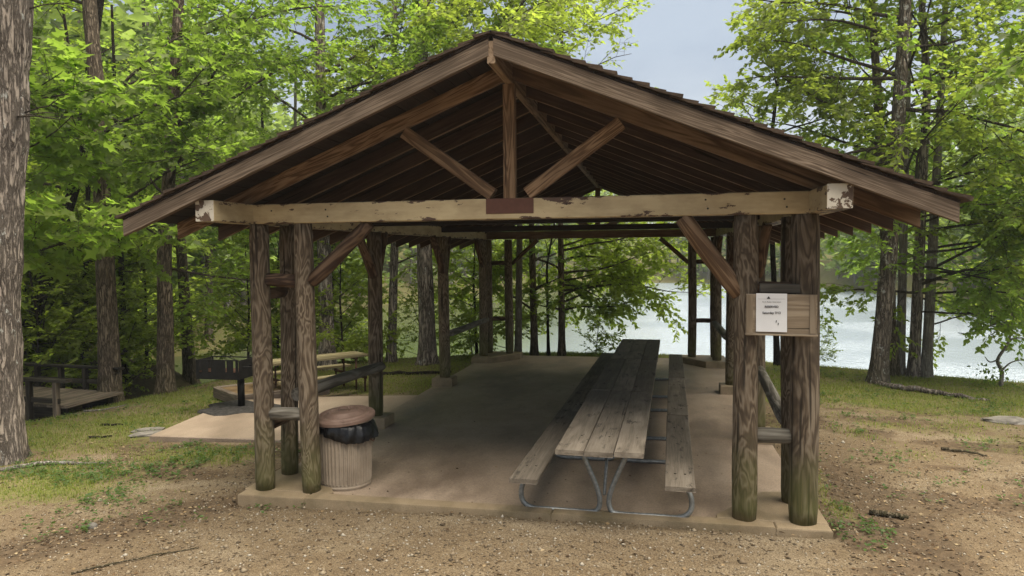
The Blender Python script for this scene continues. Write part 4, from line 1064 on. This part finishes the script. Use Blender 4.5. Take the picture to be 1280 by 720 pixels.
# ------------------------------------------------------------------ ground detail
def scatter_xy(r, n, th, dr, dens):
    """points spread from the gravel in front, denser near; kept by dens(x, y)"""
    t = r.uniform(*th, n); d = dr[0]+(dr[1]-dr[0])*r.uniform(0, 1, n)**dr[2]; a = np.radians(t)
    x, y = CAM[0]+d*np.sin(a), CAM[1]+d*np.cos(a)
    ok = r.uniform(0, 1, n) < dens(x, y)
    ok &= ~((np.abs(x) < 2.93) & (y > -.25) & (y < 11.05))
    ok &= ~((x > -6.1) & (x < -2.8) & (y > 2.1) & (y < 5.3))
    ok &= y < np.interp(x, BX, BY)+.6
    return x[ok], y[ok]
def ground_z(x, y): return terrain(x, y)+.018*(fbm(x*3, y*3, 70)-.5)+.012*(vnoise(x*9, y*9, 0, 71)-.5)
def grass():
    r = np.random.default_rng(9)
    x, y = scatter_xy(r, 300000, (-50, 28), (5, 21, .8), lambda x, y: sstep(.24, .85, cover(x, y)[0]+.7*(fbm(x*3.3, y*3.3, 90)-.5))*(1-.7*cover(x, y)[2]))
    n = len(x); z = ground_z(x, y)-.005; h = r.uniform(.02, .065, n)*(.6+.8*fbm(x*1.3, y*1.3, 91)); a = r.uniform(0, 6.28, n); w_ = r.uniform(.003, .006, n)
    dx, dy = np.cos(a), np.sin(a); b_ = r.uniform(.2, .9, n)*h
    p = np.stack([x, y, z], 1); side = np.stack([-dy, dx, 0*dx], 1)*w_[:, None]; ln = np.stack([dx*b_, dy*b_, 0*dx], 1)
    m = p+ln*.35+np.stack([0*x, 0*x, h*.62], 1); tp = p+ln+np.stack([0*x, 0*x, h], 1)
    V = np.stack([p-side, p+side, m+side*.7, tp, m-side*.7], 1).reshape(-1, 3)
    F = (np.array([(0, 1, 2, 4), (4, 2, 3, 3)])[None]+(np.arange(n)*5)[:, None, None])
    tri = (np.array([(0, 1, 2), (0, 2, 4), (4, 2, 3)])[None]+(np.arange(n)*5)[:, None, None]).reshape(-1, 3)
    link('grass', npmesh('grass', V, tri, MAT['grass']), kind='stuff')
grass()
def weeds():
    r = np.random.default_rng(10)
    def dn(x, y):
        p = np.exp(-(((x+6.0)/1.8)**2+((y-.1)/1.1)**2))+np.exp(-(((x+4.7)/1.3)**2+((y-1.5)/.7)**2))+.5*np.exp(-(((x-3.2)/.3)**2+((y-.2)/.9)**2))+.25*sstep(5, 7, y)*sstep(3, 4, x)+.2*sstep(-4, -6, x)*sstep(1, 3, y)
        p = p+.35*sstep(3.2, 4.5, x)*sstep(.5, 2, y)*sstep(.45, .6, fbm(x*.8, y*.8, 44))
        p = p+.9*np.exp(-(((x+4.8)/.1)**2+((y+1.4)/.1)**2))
        return np.clip(p, 0, 1)*sstep(.45, .62, fbm(x*2.2, y*2.2, 95))
    x, y = scatter_xy(r, 42000, (-50, 28), (5, 18, .8), dn); n = len(x)
    P, D = [], []
    for k in range(5):
        a = r.uniform(0, 6.28, n); P.append(np.stack([x+r.normal(0, .03, n), y+r.normal(0, .03, n), ground_z(x, y)+r.uniform(.005, .05, n)], 1)); D.append(np.stack([np.cos(a), np.sin(a), r.uniform(-.1, .5, n)], 1))
    P, D = np.concatenate(P), np.concatenate(D); m = len(P)
    link('weeds', leaf_mesh(P, D, norm(UPZ+r.normal(0, .35, (m, 3))), r.uniform(.025, .055, m), MAT['weed']), kind='stuff')
weeds()
OCT = np.array([(1, 0, 0), (-1, 0, 0), (0, 1, 0), (0, -1, 0), (0, 0, 1), (0, 0, -1)], float)
OCTF = np.array([(0, 2, 4), (2, 1, 4), (1, 3, 4), (3, 0, 4), (2, 0, 5), (1, 2, 5), (3, 1, 5), (0, 3, 5)])
def gravel():
    r = np.random.default_rng(11)
    x, y = scatter_xy(r, 70000, (-50, 28), (3.2, 11, 1.0), lambda x, y: np.clip(.9-cover(x, y)[0]*1.2, .05, 1)*np.clip(.35+1.1*sstep(3.4, 2.2, np.abs(x+.2))*sstep(-.1, -.5, y)+.5*sstep(.45, .6, fbm(x*1.5, y*1.5, 98)), 0, 1))
    n = len(x); s = r.gamma(1.8, .0032, n)+.0022
    V = OCT[None]*(s[:, None, None]*r.uniform(.6, 1.3, (n, 6, 1)))*np.array((1, 1, .65)); a = r.uniform(0, 6.28, n)
    c, sn_ = np.cos(a)[:, None], np.sin(a)[:, None]
    X = V[..., 0]*c-V[..., 1]*sn_; Y = V[..., 0]*sn_+V[..., 1]*c
    V = np.stack([X+x[:, None], Y+y[:, None], V[..., 2]+(ground_z(x, y)+s*.15)[:, None]], -1)
    link('gravel', npmesh('gravel', V.reshape(-1, 3), (OCTF[None]+(np.arange(n)*6)[:, None, None]).reshape(-1, 3), MAT['pebble']), kind='stuff')
gravel()
def litter():
    r = np.random.default_rng(12)
    x, y = scatter_xy(r, 46000, (-50, 28), (3.5, 18, .9), lambda x, y: np.clip(.12+.8*cover(x, y)[1]+.5*cover(x, y)[2], 0, 1)); n = len(x)
    P = np.stack([x, y, ground_z(x, y)+.006], 1); a = r.uniform(0, 6.28, n)
    b = NB('brown_leaf_litter'); f = b.n('NewGeometry', out='Random Per Island')
    m = b.done(b.bsdf(b.ramp(f, [(0, (.035, .024, .016)), (.5, (.11, .07, .038)), (.85, (.22, .155, .085)), (1, (.32, .25, .15))]), .9, .1))
    link('leaf_litter', leaf_mesh(P, np.stack([np.cos(a), np.sin(a), r.uniform(-.05, .25, n)], 1), norm(UPZ+r.normal(0, .35, (n, 3))), r.uniform(.012, .05, n), m), kind='stuff')
    n = 150; x = r.uniform(-2.8, 2.8, n); y = r.beta(.6, 1.6, n)*10.8; a = r.uniform(0, 6.28, n)
    link('blown_leaves', leaf_mesh(np.stack([x, y, np.full(n, -.036)], 1), np.stack([np.cos(a), np.sin(a), r.uniform(0, .2, n)], 1), norm(UPZ+r.normal(0, .2, (n, 3))), r.uniform(.012, .04, n), m), kind='stuff')
    x, y = scatter_xy(r, 14000, (-50, 28), (3.5, 14, .9), lambda x, y: np.clip(.2+.8*cover(x, y)[1]+.4*cover(x, y)[2], 0, 1)); n = len(x)
    P = np.stack([x, y, ground_z(x, y)+.006], 1); a = r.uniform(0, 6.28, n)
    link('twig_litter', leaf_mesh(P, np.stack([np.cos(a), np.sin(a), r.uniform(-.03, .12, n)], 1), norm(UPZ+r.normal(0, .3, (n, 3))), r.gamma(2.2, .012, n)+.015, m, asp=.14), kind='stuff')
litter()
def stick(label, pts, r0, mat='bark_dark', name='stick'):
    p = [(x, y, gz(x, y)+z) for x, y, z in pts]; q = smoothpts(p, 4); rr = np.random.default_rng(int(abs(pts[0][0])*97))
    q = [v+Vector(rr.normal(0, r0*.25, 3)) for v in q]
    o = tubepath(name, q, [r0*(1-.5*i/(len(q)-1)) for i in range(len(q))], mat, None, 8); return setp(o, label, 'stick')
stick('short thick brown stick lying on the dark dirt beside the notice board corner', [(3.4, .52, .025), (3.6, .42, .03), (3.68, .38, .02)], .035, 'bark_brown')
stick('long thin stick lying across the gravel in the near corner', [(-3.25, -2.0, .01), (-2.9, -1.65, .018), (-2.55, -1.35, .012)], .009, 'bark_brown')
stick('broken dead branch lying on bare sand past the lawn patches', [(5.05, 3.4, .02), (5.3, 3.3, .03), (5.5, 3.15, .02)], .022, 'bark_brown')
stick('mossy root ridge trailing from the lichen speckled tree through the grass', [(5.75, 8.9, .05), (6.0, 8.4, .04), (6.3, 8.1, .04), (6.9, 7.7, .03), (7.3, 7.5, .0)], .07, 'bark_grey', 'root')
stick('fallen limb lying on the grass behind the side posts by the water', [(-5.3, 8.4, .03), (-4.6, 8.5, .05), (-3.7, 8.55, .04), (-3.2, 8.7, .03)], .05)
stick('small dark stick on the weedy slope, nearer the footbridge', [(-7.4, 3.05, .02), (-7.0, 3.05, .02)], .022)
stick('small dark stick on the weedy slope, nearer the concrete pad', [(-6.9, 2.25, .02), (-6.6, 2.35, .02)], .022)
stick('pale dry branch curled on the grass by the path to the footbridge', [(-8.6, 4.0, .03), (-8.3, 4.2, .04), (-8.15, 4.5, .06)], .02, 'bark_pale')
stick('pale crooked root surfacing in the weeds at the foot of the huge grey trunk', [(-6.75, .55, .01), (-6.4, .85, .03), (-5.9, .95, .03), (-5.5, 1.0, .0)], .035, 'bark_pale', 'root')
def rock(label, x, y, sx, sy, sz, seed, rz=0.):
    r = np.random.default_rng(seed); V = []; n = 10
    rings = []
    for i in range(1, 6):
        ph = math.pi*i/6; ring = []
        for j in range(n):
            a = 2*math.pi*j/n; k = 1+r.normal(0, .09)
            ring.append((sx*k*math.sin(ph)**.6*math.cos(a), sy*k*math.sin(ph)**.6*math.sin(a), -sz*math.cos(ph)*(1+r.normal(0, .05))))
        rings.append(ring)
    V, F = loft(rings); o = link('rock', mesh('rock', V, F, MAT['stone']), None, Matrix.Translation((x, y, gz(x, y)+sz*.25)) @ Matrix.Rotation(rz, 4, 'Z'))
    return setp(o, label, 'rock')
rock('flat pale rock in the lawn by the frame edge', 6.75, 5.6, .32, .2, .07, 4)
rock('flat slate slab at the tip of the concrete pad', -6.05, 2.5, .30, .10, .05, 5, .5)
rock('smaller slate slab just behind the larger one by the pad', -6.3, 2.75, .24, .09, .04, 6, .6)
rock('small grey stone in the gravel near the dark run-off streak', -3.9, -1.05, .05, .045, .035, 7)

# ------------------------------------------------------------------ air
def haze():
    b = NB('summer_haze'); b.t.links.new(b.n('VolumePrincipled', {'Color': (.86, .93, 1.), 'Density': .0007, 'Anisotropy': .2}), b.o.inputs['Volume'])
    z0, z1, a = -6., 46., 900.
    V = [(-a, -a, z0), (a, -a, z0), (a, a, z0), (-a, a, z0), (-a, -a, z1), (a, -a, z1), (a, a, z1), (-a, a, z1)]
    link('haze', mesh('haze', V, [tuple(f) for f in BOXF], b.m), kind='stuff')
haze()
